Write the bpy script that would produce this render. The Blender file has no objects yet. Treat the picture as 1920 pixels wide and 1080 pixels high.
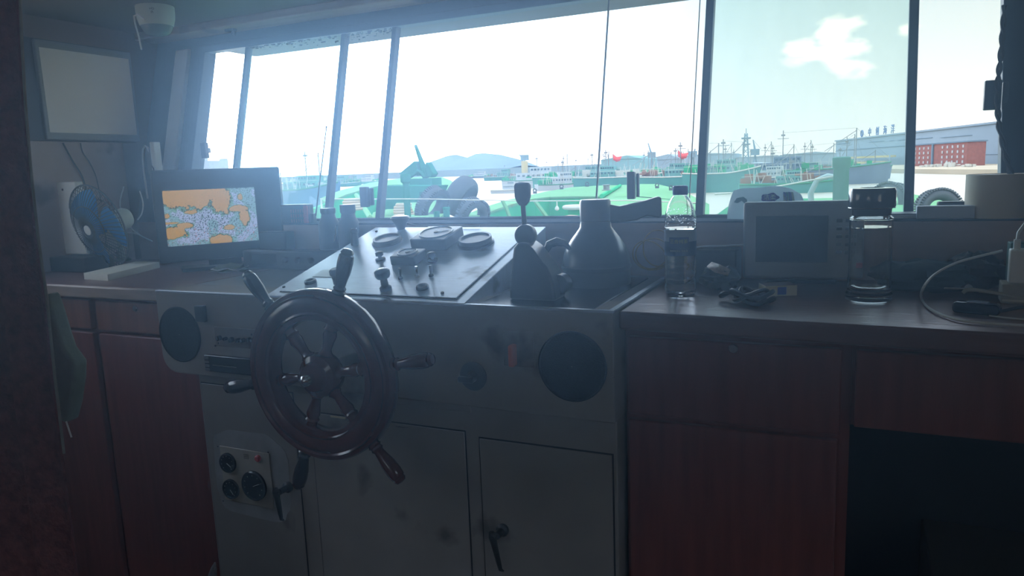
import bpy, bmesh, math, random
from mathutils import Vector, Matrix, noise
random.seed(7)
sc = bpy.context.scene
COL = sc.collection
PI = math.pi

# ------------------------------------------------------------------ camera
FPX = 1385.0
ZC = 1.28
YAW, PITCH, ROLL = map(math.radians, (25.0, 9.0, 2.2))
fw = Vector((-math.sin(YAW)*math.cos(PITCH), math.cos(YAW)*math.cos(PITCH), -math.sin(PITCH)))
r0 = Vector((math.cos(YAW), math.sin(YAW), 0)); u0 = r0.cross(fw)
rt = math.cos(ROLL)*r0 - math.sin(ROLL)*u0
up = math.sin(ROLL)*r0 + math.cos(ROLL)*u0
CAM = Vector((0, 0, ZC))
cd = bpy.data.cameras.new('camera'); cam = bpy.data.objects.new('camera', cd); COL.objects.link(cam)
cd.sensor_width = 36.0; cd.lens = FPX/1920*36; cd.clip_start = 0.05; cd.clip_end = 6000
m = Matrix((rt, up, -fw)).transposed().to_4x4(); m.translation = CAM
cam.matrix_world = m
sc.camera = cam

def ray(u, v): return fw + rt*((u-960)/FPX) - up*((v-540)/FPX)
def at(u, v, ax, val):
    d = ray(u, v); return CAM + d*((val-CAM[ax])/d[ax])
def mpp(p): return (Vector(p)-CAM).dot(fw)/FPX      # metres per picture pixel at a place

# ------------------------------------------------------------------ world, sun, exposure
wd = bpy.data.worlds.new('sky'); sc.world = wd; wd.use_nodes = True
nt = wd.node_tree; nt.nodes.clear()
def N(t, tree=None, **k):
    n = (tree or nt).nodes.new(t)
    for a, b in k.items(): setattr(n, a, b)
    return n
out = N('ShaderNodeOutputWorld'); bg = N('ShaderNodeBackground')
geo = N('ShaderNodeTexCoord'); sep = N('ShaderNodeSeparateXYZ')
nt.links.new(geo.outputs['Generated'], sep.inputs[0])
ramp = N('ShaderNodeValToRGB'); e = ramp.color_ramp.elements
e[0].position = 0.0; e[0].color = (1.35, 1.42, 1.5, 1)
e[1].position = 0.75; e[1].color = (2.0, 2.7, 3.8, 1)
x = e.new(0.10); x.color = (1.12, 1.28, 1.36, 1)
x = e.new(0.24); x.color = (0.74, 1.06, 1.2, 1)
x = e.new(0.36); x.color = (2.6, 3.3, 4.4, 1)
nt.links.new(sep.outputs['Z'], ramp.inputs[0])
def dirnode(d, power, lo=0.0):
    dp = N('ShaderNodeVectorMath', operation='DOT_PRODUCT'); dp.inputs[1].default_value = d.normalized()
    nrm = N('ShaderNodeVectorMath', operation='NORMALIZE'); nt.links.new(geo.outputs['Generated'], nrm.inputs[0])
    nt.links.new(nrm.outputs[0], dp.inputs[0])
    mx = N('ShaderNodeMath', operation='MAXIMUM'); mx.inputs[1].default_value = 0; nt.links.new(dp.outputs['Value'], mx.inputs[0])
    pw = N('ShaderNodeMath', operation='POWER'); pw.inputs[1].default_value = power; nt.links.new(mx.outputs[0], pw.inputs[0])
    return pw.outputs[0]
glow = dirnode(ray(500, 60), 26)
add = N('ShaderNodeMix', data_type='RGBA', blend_type='ADD', clamp_factor=False)
add.inputs['B'].default_value = (9.0, 11.5, 15.5, 1)
nt.links.new(glow, add.inputs['Factor']); nt.links.new(ramp.outputs[0], add.inputs['A'])
# clouds: low cumulus ahead to the right
cn = N('ShaderNodeTexNoise'); cn.inputs['Scale'].default_value = 15; cn.inputs['Detail'].default_value = 6
mp = N('ShaderNodeMapping'); mp.inputs['Scale'].default_value = (1, 1, 2.2); nt.links.new(geo.outputs['Generated'], mp.inputs[0]); nt.links.new(mp.outputs[0], cn.inputs['Vector'])
cl = dirnode(ray(1590, 88), 420); cl2 = dirnode(ray(1692, 55), 3500); cl3 = dirnode(ray(1500, 100), 1200)
s1 = N('ShaderNodeMath', operation='MAXIMUM'); nt.links.new(cl, s1.inputs[0]); nt.links.new(cl2, s1.inputs[1])
s3 = N('ShaderNodeMath', operation='MAXIMUM'); nt.links.new(s1.outputs[0], s3.inputs[0]); nt.links.new(cl3, s3.inputs[1])
s2 = N('ShaderNodeMath', operation='MULTIPLY_ADD'); s2.inputs[1].default_value = 0.42; nt.links.new(s3.outputs[0], s2.inputs[0]); nt.links.new(cn.outputs[0], s2.inputs[2])
cr = N('ShaderNodeMapRange', interpolation_type='SMOOTHSTEP'); cr.inputs['From Min'].default_value = 0.80; cr.inputs['From Max'].default_value = 0.98
nt.links.new(s2.outputs[0], cr.inputs['Value'])
mixc = N('ShaderNodeMix', data_type='RGBA'); mixc.inputs['B'].default_value = (1.9, 1.85, 1.75, 1)
nt.links.new(cr.outputs[0], mixc.inputs['Factor']); nt.links.new(add.outputs['Result'], mixc.inputs['A'])
nt.links.new(mixc.outputs['Result'], bg.inputs['Color']); bg.inputs['Strength'].default_value = 1.0
nt.links.new(bg.outputs[0], out.inputs[0])
sd = bpy.data.lights.new('sun', 'SUN'); sun = bpy.data.objects.new('sun', sd); COL.objects.link(sun)
sd.energy = 1.1; sd.angle = 0.02; sd.color = (1, 0.95, 0.86)
sun.rotation_euler = Vector((0.35, -0.10, 0.93)).to_track_quat('Z', 'Y').to_euler()
vs = sc.view_settings; sc.display_settings.display_device = 'sRGB'
vs.view_transform = 'Standard'; vs.look = 'None'; vs.exposure = 0.0; vs.gamma = 1.0; vs.use_curve_mapping = False
wd.cycles.sampling_method = 'MANUAL'; wd.cycles.sample_map_resolution = 512

# ------------------------------------------------------------------ materials
MATS = {}
def pbr(name, col, rough=0.5, metal=0.0, var=0.15, scale=12, bump=0.0, bscale=60, spec=0.5, emis=None, trans=0, ior=1.45, coat=0, grain=None, stain=None):
    if name in MATS: return MATS[name]
    mt = bpy.data.materials.new(name); mt.use_nodes = True; t = mt.node_tree
    b = t.nodes['Principled BSDF']; L = t.links.new
    b.inputs['Roughness'].default_value = rough; b.inputs['Metallic'].default_value = metal
    b.inputs['Specular IOR Level'].default_value = spec; b.inputs['IOR'].default_value = ior
    b.inputs['Transmission Weight'].default_value = trans; b.inputs['Coat Weight'].default_value = coat
    tc = N('ShaderNodeTexCoord', t)
    mpn = N('ShaderNodeMapping', t); L(tc.outputs['Object'], mpn.inputs[0])
    if grain: mpn.inputs['Scale'].default_value = grain
    ns = N('ShaderNodeTexNoise', t); ns.inputs['Scale'].default_value = scale; ns.inputs['Detail'].default_value = 5
    L(mpn.outputs[0], ns.inputs['Vector'])
    mx = N('ShaderNodeMix', t, data_type='RGBA')
    mx.inputs['A'].default_value = (*[max(0, c*(1-var*1.6)) for c in col], 1)
    mx.inputs['B'].default_value = (*[min(1, c*(1+var*1.6)) for c in col], 1)
    L(ns.outputs[0], mx.inputs['Factor']); last = mx.outputs['Result']
    if stain:
        sn = N('ShaderNodeTexNoise', t); sn.inputs['Scale'].default_value = stain[1]; sn.inputs['Detail'].default_value = 7; L(tc.outputs['Object'], sn.inputs['Vector'])
        mr = N('ShaderNodeMapRange', t); mr.inputs['From Min'].default_value = stain[2]; mr.inputs['From Max'].default_value = stain[2]+0.08; L(sn.outputs[0], mr.inputs['Value'])
        m2 = N('ShaderNodeMix', t, data_type='RGBA'); m2.inputs['B'].default_value = (*stain[0], 1); L(mr.outputs[0], m2.inputs['Factor']); L(last, m2.inputs['A']); last = m2.outputs['Result']
    L(last, b.inputs['Base Color'])
    if bump:
        bn = N('ShaderNodeTexNoise', t); bn.inputs['Scale'].default_value = bscale; bn.inputs['Detail'].default_value = 4; L(mpn.outputs[0], bn.inputs['Vector'])
        bp = N('ShaderNodeBump', t); bp.inputs['Strength'].default_value = bump; bp.inputs['Distance'].default_value = 0.01; L(bn.outputs[0], bp.inputs['Height']); L(bp.outputs[0], b.inputs['Normal'])
    if emis: b.inputs['Emission Color'].default_value = (*emis[:3], 1); b.inputs['Emission Strength'].default_value = emis[3]
    MATS[name] = mt; return mt
wood = pbr('mahogany_panel', (0.2, 0.055, 0.04), 0.42, var=0.3, scale=5, grain=(9, 9, 0.8), bump=0.08)
woodtop = pbr('varnished_counter', (0.17, 0.07, 0.06), 0.3, spec=1.0, var=0.3, scale=4, grain=(1, 9, 9), bump=0.12, bscale=9)
woodlite = pbr('worn_orange_wood', (0.23, 0.085, 0.04), 0.42, var=0.35, scale=5, grain=(9, 9, 0.8), bump=0.08)
woodedge = pbr('worn_edge_wood', (0.34, 0.25, 0.2), 0.3, var=0.25, scale=9, grain=(1, 9, 9))
wheelwood = pbr('dark_varnished_wheel', (0.10, 0.024, 0.014), 0.16, var=0.4, scale=16, coat=0.5)
blkwood = pbr('black_lacquer_grip', (0.02, 0.014, 0.014), 0.2, var=0.3, scale=20, coat=0.5)
steel = pbr('grey_beige_paint', (0.30, 0.275, 0.255), 0.42, var=0.16, scale=7, bump=0.03, stain=((0.13, 0.12, 0.11), 5, 0.62))
steeltop = pbr('worn_grey_top', (0.2, 0.21, 0.21), 0.3, var=0.2, scale=14, bump=0.05)
alu = pbr('brushed_panel', (0.58, 0.66, 0.75), 0.33, metal=0.55, var=0.12, scale=18, bump=0.04, bscale=90, grain=(1, 12, 1), stain=((0.2, 0.23, 0.26), 9, 0.66))
plate = pbr('dark_insert_plate', (0.06, 0.065, 0.075), 0.22, metal=0.2, var=0.3, scale=25, bump=0.08, bscale=120)
gplate = pbr('cream_gauge_plate', (0.45, 0.42, 0.36), 0.5, var=0.12, scale=12)
scuff = pbr('scuffed_paint', (0.36, 0.36, 0.36), 0.6, var=0.3, scale=14, bump=0.1)
black = pbr('black_plastic', (0.022, 0.024, 0.028), 0.4, var=0.2)
blackm = pbr('black_enamel', (0.035, 0.04, 0.05), 0.3, var=0.15, coat=0.25)
blackg = pbr('gloss_black', (0.008, 0.009, 0.012), 0.25, var=0.1)
grille = pbr('speaker_grille', (0.012, 0.02, 0.028), 0.9, spec=0.1, var=0.3, scale=200, bump=0.5, bscale=500)
chrome = pbr('chrome', (0.7, 0.7, 0.72), 0.15, metal=1, var=0.05)
dirtymetal = pbr('dull_metal', (0.22, 0.22, 0.22), 0.42, metal=0.7, var=0.25, scale=30)
whitep = pbr('white_plastic', (0.86, 0.88, 0.88), 0.35, var=0.04)
paleg = pbr('pale_green_grey_plastic', (0.5, 0.57, 0.5), 0.45, var=0.05)
greyp = pbr('grey_plastic', (0.16, 0.17, 0.19), 0.45, var=0.08)
bluep = pbr('blue_plastic', (0.02, 0.32, 0.75), 0.25, var=0.1, trans=0.2)
redp = pbr('red_plastic', (0.55, 0.05, 0.04), 0.4, var=0.1)
orangep = pbr('orange_knob', (0.65, 0.16, 0.08), 0.5, var=0.1)
frame = pbr('blue_grey_frame', (0.05, 0.08, 0.13), 0.4, var=0.12, scale=8)
framep = pbr('pale_frame_trim', (0.8, 0.78, 0.74), 0.5, var=0.2, scale=6, stain=((0.5, 0.48, 0.46), 4, 0.66))
ceilm = pbr('grey_ceiling_board', (0.17, 0.15, 0.155), 0.6, var=0.12, scale=4)
stripem = pbr('worn_wood_moulding', (0.4, 0.31, 0.24), 0.5, var=0.3, scale=6, grain=(0.6, 9, 9), stain=((0.22, 0.2, 0.2), 6, 0.6))
wallw = pbr('beige_wall_panel', (0.46, 0.35, 0.3), 0.55, var=0.2, scale=5, stain=((0.25, 0.18, 0.15), 7, 0.6))
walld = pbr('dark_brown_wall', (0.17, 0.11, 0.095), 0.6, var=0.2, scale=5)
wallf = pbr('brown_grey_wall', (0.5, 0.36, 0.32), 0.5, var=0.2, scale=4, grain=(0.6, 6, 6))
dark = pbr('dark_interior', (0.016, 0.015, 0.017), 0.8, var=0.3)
floorm = pbr('dark_floor', (0.05, 0.045, 0.045), 0.6, var=0.3)
curt = pbr('maroon_curtain', (0.19, 0.065, 0.058), 0.95, var=0.5, scale=60, bump=0.6, bscale=140, spec=0.1)
curtedge = pbr('pale_curtain_hem', (0.26, 0.23, 0.19), 0.9, var=0.3, scale=40, spec=0.1)
clothg = pbr('grey_green_cloth', (0.22, 0.26, 0.22), 0.95, var=0.2, scale=30, bump=0.3, spec=0.1)
paperm = pbr('paper', (0.66, 0.68, 0.68), 0.7, var=0.06)
paperb = pbr('blue_white_paper', (0.6, 0.64, 0.75), 0.6, var=0.06)
cream = pbr('cream_cylinder', (0.72, 0.64, 0.5), 0.55, var=0.05)
cordw = pbr('white_cord', (0.72, 0.72, 0.7), 0.5, var=0.05)
cordb = pbr('black_cord', (0.02, 0.02, 0.022), 0.5, var=0.1)
cordo = pbr('yellow_braided_cord', (0.5, 0.27, 0.05), 0.7, var=0.3, scale=80)
teal = pbr('teal_ship_paint', (0.03, 0.33, 0.14), 0.9, spec=0.0, var=0.12, scale=1.5, stain=((0.16, 0.2, 0.15), 1.7, 0.68))
mint = pbr('mint_deck_paint', (0.155, 0.33, 0.165), 0.9, spec=0.0, var=0.14, scale=0.9, stain=((0.17, 0.22, 0.08), 1.1, 0.64))
tealdark = pbr('dark_teal_paint', (0.02, 0.15, 0.10), 0.9, spec=0.0, var=0.12, scale=1.5)
mintd = pbr('green_ship_paint', (0.04, 0.2, 0.09), 0.9, spec=0.0, var=0.15, scale=1.2)
rubber = pbr('tyre_rubber', (0.07, 0.08, 0.085), 0.9, spec=0.1, var=0.25, scale=6)
rustw = pbr('weathered_white', (0.5, 0.48, 0.42), 0.9, spec=0.0, var=0.15, scale=2)
def flat(name, c, r=0.7, v=0.12, s=0.12, **k): return pbr(name, tuple(q*0.68 for q in c), 0.95, var=v, scale=s, spec=0.0, **k)
water_m = pbr('harbour_water', (0.42, 0.36, 0.27), 0.35, var=0.08, scale=0.02, bump=0.35, bscale=0.5, spec=0.7)

def glass_mat(name, tint, dirt=0.08, dscale=3.0, dcol=(0.8, 0.95, 0.95)):
    mt = bpy.data.materials.new(name); mt.use_nodes = True; t = mt.node_tree; t.nodes.clear(); L = t.links.new
    o = N('ShaderNodeOutputMaterial', t); tr = N('ShaderNodeBsdfTransparent', t); tr.inputs[0].default_value = (*tint, 1)
    gl = N('ShaderNodeBsdfGlossy', t); gl.inputs['Roughness'].default_value = 0.02
    tl = N('ShaderNodeBsdfTranslucent', t); tl.inputs[0].default_value = (*dcol, 1)
    tc = N('ShaderNodeTexCoord', t); ns = N('ShaderNodeTexNoise', t); ns.inputs['Scale'].default_value = dscale; ns.inputs['Detail'].default_value = 6
    mp = N('ShaderNodeMapping', t); mp.inputs['Scale'].default_value = (2.5, 1, 0.5); L(tc.outputs['Object'], mp.inputs[0]); L(mp.outputs[0], ns.inputs['Vector'])
    mr = N('ShaderNodeMapRange', t); mr.inputs['From Min'].default_value = 0.35; mr.inputs['From Max'].default_value = 0.75
    mr.inputs['To Min'].default_value = dirt*0.5; mr.inputs['To Max'].default_value = dirt*1.6; L(ns.outputs[0], mr.inputs['Value'])
    m1 = N('ShaderNodeMixShader', t); L(mr.outputs[0], m1.inputs[0]); L(tr.outputs[0], m1.inputs[1]); L(tl.outputs[0], m1.inputs[2])
    m2 = N('ShaderNodeMixShader', t); m2.inputs[0].default_value = 0.03; L(m1.outputs[0], m2.inputs[1]); L(gl.outputs[0], m2.inputs[2])
    L(m2.outputs[0], o.inputs[0]); return mt
pane_t = glass_mat('tinted_dirty_glass', (0.895, 0.965, 0.96), 0.075)
pane_c = glass_mat('clear_glass', (0.985, 0.99, 0.99), 0.006)
clearp = pbr('clear_bottle_plastic', (0.97, 0.99, 1.0), 0.04, var=0.0, trans=1, ior=1.35)
waterin = pbr('drinking_water', (0.96, 0.98, 1.0), 0.0, var=0.0, trans=1, ior=1.33)
cupglass = pbr('cup_glass', (0.97, 0.98, 0.98), 0.02, var=0.0, trans=1, ior=1.45)

# ------------------------------------------------------------------ mesh helpers
class MB:
    def __init__(s): s.v = []; s.f = []; s.m = Matrix()
    def add(s, vs, fs):
        o = len(s.v); s.v += [s.m @ Vector(q) for q in vs]; s.f += [[i+o for i in f] for f in fs]; return s
    def box(s, a, b):
        x0, y0, z0 = a; x1, y1, z1 = b
        return s.add([(x0,y0,z0),(x1,y0,z0),(x1,y1,z0),(x0,y1,z0),(x0,y0,z1),(x1,y0,z1),(x1,y1,z1),(x0,y1,z1)],
            [(0,3,2,1),(4,5,6,7),(0,1,5,4),(1,2,6,5),(2,3,7,6),(3,0,4,7)])
    def cbox(s, c, d): return s.box([c[i]-d[i]/2 for i in range(3)], [c[i]+d[i]/2 for i in range(3)])
    def hull8(s, p): return s.add(p, [(0,3,2,1),(4,5,6,7),(0,1,5,4),(1,2,6,5),(2,3,7,6),(3,0,4,7)])
    def lathe(s, prof, n=32, c=(0,0,0), axis='Z', cap=True, sx=1, sy=1):
        vs = []; R = {'Z': Matrix(), 'Y': Matrix.Rotation(PI/2, 4, 'X'), 'X': Matrix.Rotation(PI/2, 4, 'Y')}[axis]   # Y: local z -> -y
        for r, z in prof:
            for k in range(n):
                a = 2*PI*k/n; vs.append(R @ Vector((r*math.cos(a)*sx, r*math.sin(a)*sy, z)) + Vector(c))
        fs = []
        for i in range(len(prof)-1):
            for k in range(n):
                k2 = (k+1) % n; fs.append((i*n+k, i*n+k2, (i+1)*n+k2, (i+1)*n+k))
        if cap: fs.append(tuple(range(n))[::-1]); fs.append(tuple((len(prof)-1)*n+k for k in range(n)))
        return s.add(vs, fs)
    def cyl(s, a, b, r, n=16, r2=None):
        a, b = Vector(a), Vector(b); return s.tube([a, b], r, n, r2=r2)
    def tube(s, pts, r, n=8, r2=None, closed=False):
        pts = [Vector(q) for q in pts]; vs = []; fs = []; k = len(pts); ref = None
        for i, q in enumerate(pts):
            if closed: t = pts[(i+1) % k]-pts[i-1]
            else: t = pts[min(i+1, k-1)]-pts[max(i-1, 0)]
            t.normalize()
            if ref is None: ref = t.orthogonal().normalized()
            ref = (ref - t*ref.dot(t)).normalized(); b = t.cross(ref)
            rr = r[i] if isinstance(r, (list, tuple)) else (r if r2 is None else r+(r2-r)*i/(k-1))
            for j in range(n):
                a = 2*PI*j/n; vs.append(q+ref*math.cos(a)*rr+b*math.sin(a)*rr)
        for i in range(k if closed else k-1):
            for j in range(n):
                j2 = (j+1) % n; i2 = (i+1) % k; fs.append((i*n+j, i*n+j2, i2*n+j2, i2*n+j))
        if not closed: fs.append(tuple(range(n))[::-1]); fs.append(tuple((k-1)*n+j for j in range(n)))
        return s.add(vs, fs)
    def prism(s, poly, d):       # poly: list of 3D points (planar), extruded by vector d
        n = len(poly); p = [Vector(q) for q in poly]; d = Vector(d)
        return s.add(p+[q+d for q in p], [tuple(range(n))[::-1], tuple(range(n, 2*n))]+[(i, (i+1) % n, (i+1) % n+n, i+n) for i in range(n)])
    def sphere(s, c, r, n=16, sz=1.0, m=10):
        prof = [(max(1e-4, r*math.sin(PI*i/m)), -r*sz*math.cos(PI*i/m)) for i in range(m+1)]
        return s.lathe(prof, n, c)
    def torus(s, c, R, r, n=40, k=12, axis='Z', sq=1.0):
        pts = []
        M = {'Z': Matrix(), 'Y': Matrix.Rotation(PI/2, 4, 'X'), 'X': Matrix.Rotation(PI/2, 4, 'Y')}[axis]
        vs = [M @ Vector(((R+r*math.cos(b))*math.cos(a), (R+r*math.cos(b))*math.sin(a), r*sq*math.sin(b)))+Vector(c) for a in [2*PI*i/n for i in range(n)] for b in [2*PI*j/k for j in range(k)]]
        fs = [(i*k+j, ((i+1) % n)*k+j, ((i+1) % n)*k+(j+1) % k, i*k+(j+1) % k) for i in range(n) for j in range(k)]
        return s.add(vs, fs)
    def build(s, name, mat, parent=None, bevel=0, seg=2, smooth=True, kind=None, label=None, world=False):
        me = bpy.data.meshes.new(name); me.from_pydata([tuple(q) for q in s.v], [], s.f)
        bm = bmesh.new(); bm.from_mesh(me); bmesh.ops.recalc_face_normals(bm, faces=bm.faces)
        if smooth:
            for f in bm.faces: f.smooth = True
            for ed in bm.edges:
                if len(ed.link_faces) == 2 and ed.calc_face_angle(0) > 0.62: ed.smooth = False
        bm.to_mesh(me); bm.free()
        me.materials.append(mat)
        o = bpy.data.objects.new(name, me); COL.objects.link(o)
        if parent:
            o.parent = parent
            if world: o.matrix_parent_inverse = MW[parent.name].inverted()
        if bevel:
            b = o.modifiers.new('bevel', 'BEVEL'); b.width = bevel; b.segments = seg; b.limit_method = 'ANGLE'; b.angle_limit = 0.6
        if kind: o['kind'] = kind
        if label: o['label'] = label
        return o
MW = {}
def tag(o, label, cat, group=None, kind=None):
    o['label'] = label; o['category'] = cat
    if group: o['group'] = group
    if kind: o['kind'] = kind
    return o
def thing(name, label, cat, loc=(0,0,0), rz=0, group=None, rot=None):
    o = bpy.data.objects.new(name, None); o.empty_display_size = 0.05; COL.objects.link(o)
    o.location = loc; o.rotation_euler = rot or (0, 0, rz)
    MW[o.name] = Matrix.Translation(Vector(loc)) @ o.rotation_euler.to_matrix().to_4x4()
    return tag(o, label, cat, group)
def struct(name, mb, mat, parent=None, **k):
    o = mb.build(name, mat, parent, **k)
    if not parent: o['kind'] = 'structure'
    return o
def copy_tree(root, loc, rz, label, group=None):
    r = root.copy(); COL.objects.link(r); r.location = loc; r.rotation_euler = (0, 0, rz); r['label'] = label
    if group: r['group'] = group
    for ch in list(root.children):
        c = ch.copy(); COL.objects.link(c); c.parent = r
        for g in list(ch.children):
            d = g.copy(); COL.objects.link(d); d.parent = c
    return r
def text(name, s, size, mat, parent, mtx, ext=0.0004, align='CENTER', label=None):
    cu = bpy.data.curves.new('tmp', 'FONT'); cu.body = s; cu.size = size; cu.extrude = ext; cu.align_x = align; cu.align_y = 'CENTER'
    cu.resolution_u = 3
    o = bpy.data.objects.new('tmp', cu); COL.objects.link(o)
    bpy.context.view_layer.update()
    me = bpy.data.meshes.new_from_object(o.evaluated_get(bpy.context.evaluated_depsgraph_get()))
    bpy.data.objects.remove(o); me.materials.clear(); me.materials.append(mat)
    me.transform(mtx); me.name = name
    ob = bpy.data.objects.new(name, me); COL.objects.link(ob); ob.parent = parent
    if label: ob['label'] = label
    return ob
FRONT = Matrix.Rotation(PI/2, 4, 'X')      # text facing -Y

# ================================================================== ROOM
YF = 1.354      # front face of console
YW, ZS, ZT, LEAN = 1.98, 1.14, 1.768, 0.27
ZCEIL = 1.85
def wy(z): return YW+LEAN*(z-ZS)
XL, XR = -2.5, 1.3
HAZE = 0.012
HAZE2 = 0.2
XA, XB = -2.235, 0.302        # window opening
def slab(x0, x1, z0, z1, t=0.05, dy=0.0):     # piece of the leaning front wall
    return [(x0, wy(z0)+dy, z0), (x1, wy(z0)+dy, z0), (x1, wy(z0)+t+dy, z0), (x0, wy(z0)+t+dy, z0),
            (x0, wy(z1)+dy, z1), (x1, wy(z1)+dy, z1), (x1, wy(z1)+t+dy, z1), (x0, wy(z1)+t+dy, z1)]
struct('floor', MB().box((XL-.05, -1.6, -0.15), (XR+.05, 2.05, -0.1)), floorm)
struct('ceiling', MB().box((XL-.05, -1.6, ZCEIL), (XR+.05, 2.75, ZCEIL+0.05)), ceilm)
wl = MB(); wl.box((XL-.05, -1.6, -0.1), (XL, 0.35, ZCEIL)); wl.box((XL-.05, 1.45, -0.1), (XL, 2.3, ZCEIL)); wl.box((XL-.05, 0.35, 1.72), (XL, 1.45, ZCEIL)); wl.box((XL-.05, 0.35, -0.1), (XL, 1.45, 1.2))
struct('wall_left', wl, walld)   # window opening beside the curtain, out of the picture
wf = MB(); wf.box((XL, YW, -0.1), (-1.674, YW+0.05, ZS)); wf.box((-1.674, 1.86, -0.1), (XR, YW+0.05, ZS-0.0042)); 
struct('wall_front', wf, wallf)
wu = MB(); wu.hull8(slab(XL, XR, ZT, ZCEIL)); wu.hull8(slab(XL, XA, ZS, ZT)); wu.hull8(slab(XB, XR, ZS, ZT))
struct('wall_front_upper', wu, frame)
# unseen right and back walls, each with an opening added for sky fill
wr = MB(); wr.box((XR, -1.6, -0.1), (XR+.05, 2.3, 1.05)); wr.box((XR, -1.6, 1.7), (XR+.05, 2.3, ZCEIL)); wr.box((XR, -1.6, 1.05), (XR+.05, -0.9, 1.7)); wr.box((XR, 0.2, 1.05), (XR+.05, 2.3, 1.7))
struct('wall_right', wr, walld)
wb = MB(); wb.box((XL, -1.6, -0.1), (XR, -1.55, 1.3)); wb.box((XL, -1.6, 1.7), (XR, -1.55, ZCEIL)); wb.box((XL, -1.6, 1.3), (-1.5, -1.55, 1.7)); wb.box((-0.5, -1.6, 1.3), (XR, -1.55, 1.7))
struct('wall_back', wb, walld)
struct('trim_1', MB().hull8([(XL, 2.06, ZCEIL-0.028), (XR, 2.06, ZCEIL-0.028), (XR, 2.16, ZCEIL-0.028), (XL, 2.16, ZCEIL-0.028), (XL, 2.06, ZCEIL), (XR, 2.06, ZCEIL), (XR, 2.16, ZCEIL), (XL, 2.16, ZCEIL)]), stripem, bevel=0.004)
# pale trim beside the window, pale strip on left wall, beige board under the screen
struct('trim_2', MB().hull8(slab(-2.375, -2.31, ZS-0.02, ZT+0.015, 0.02, -0.02)), framep, bevel=0.003)
struct('trim_3', MB().box((XL, 1.50, 1.25), (XL+0.02, 1.56, ZCEIL)), framep, bevel=0.003)
struct('trim_4', MB().box((XL, 1.56, 1.0), (XL+0.006, 1.95, 1.47)), wallw)
# window: outer frame, posts, panes
wroot = thing('window_1', 'wide forward wheelhouse window above the counter, leaning outward at the top', 'window', ((XA+XB)/2, YW, ZS)); del wroot['category']; wroot['kind'] = 'structure'
def wpart(name, x0, x1, z0, z1, mat, t=0.03, dy=0.01, bevel=0.002):
    return MB().hull8(slab(x0, x1, z0, z1, t, dy)).build(name, mat, wroot, bevel=bevel, world=True)
wpart('window_frame', XA-0.03, XA+0.004, ZS, ZT, frame, 0.045, -0.01)
wpart('window_frame', XB-0.004, XB+0.04, ZS, ZT, frame, 0.045, -0.01)
wpart('window_frame', XA-0.03, XB+0.04, ZT-0.006, ZT+0.02, frame, 0.045, -0.01)
wpart('window_frame', XA-0.03, XB+0.04, ZS-0.02, ZS+0.006, pbr('dark_sill', (0.05, 0.055, 0.07), 0.95, spec=0.05), 0.045, -0.01)
for xc, w in ((-2.035, 0.010), (-1.60, 0.016), (-1.393, 0.017), (-0.372, 0.021), (0.117, 0.021)):
    wpart('mullion', xc-w/2, xc+w/2, ZS, ZT, frame, 0.03, 0.0)
wpart('pane', -2.03, -1.605, ZS, ZT, pane_t, 0.004, 0.012, 0)
wpart('pane', -1.385, -0.665, ZS, ZT, pane_c, 0.004, 0.02, 0)
wpart('pane', -0.364, 0.112, ZS, ZT, pane_t, 0.004, 0.012, 0)
g = wpart('pane_edge', -0.667, -0.663, ZS, ZT, dirtymetal, 0.006, 0.018, 0)
wpart('pane_edge', -0.404, -0.402, ZS, ZT, dirtymetal, 0.006, 0.018, 0)
# peeling sealant along the top of the glass
sl = MB()
for x0, x1, n in ((-2.02, -1.61, 90), (-1.59, -1.40, 60)):
    for k in range(n):
        t = random.random(); x = x0+(x1-x0)*t; dz = abs(random.gauss(0, 0.006))*(1.6 if t > 0.5 or x0 > -1.6 and t < .5 else 1)
        z = ZT-0.006-dz; s_ = random.uniform(0.0015, 0.0045)
        sl.cbox((x, wy(z)+0.006, z), (s_*random.uniform(1, 3.5), 0.002, s_))
sl.build('sealant_crumbs', black, wroot, world=True)
# window ledge
sillm = pbr('dark_sill', (0.05, 0.055, 0.07), 0.95, spec=0.05)
struct('trim_5', MB().box((-1.674, 1.857, ZS-0.004), (XR, YW, ZS)), sillm, bevel=0.001)
# unseen roof overhang, added outside to keep the sun out of the cabin
# (ceiling slab already runs on outside the window)
# sliding-pane handles
def latch(u, v0, v1, w, side, label, dist_y=None):
    p = at(u, (v0+v1)/2, 1, 2.02 if v0 < 250 else (1.99 if v0 > 300 else 1.99)); k = mpp(p)
    h = (v1-v0)*k; w_ = w*k
    t = thing('window_latch', label, 'window latch', (p.x, wy(p.z)-0.012, p.z), group='pull handles of the sliding window panes')
    MB().cbox((0, -0.004, 0), (w_, 0.018, h)).build('pad', blackm, t, bevel=0.003)
    MB().cbox((side*w_*0.75, 0.004, 0.0), (w_*0.35, 0.014, h*0.86)).build('grip', frame, t, bevel=0.003)
    MB().cbox((-side*w_*0.1, 0.009, 0), (w_*0.6, 0.012, h*0.3)).build('clamp', dirtymetal, t)
    return t
latch(686, 350, 388, 17, 1, 'dark pull latch on the glass pane between the two thin left posts')
latch(1184, 322, 373, 15, 1, 'dark pull latch above the bell-shaped lamp handle')
latch(1863, 150, 205, 28, 1, 'dark pull latch at the right window post beside the hanging rope')
latch(366, 267, 297, 13, -1, 'small pale latch at the far left end of the window')

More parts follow.
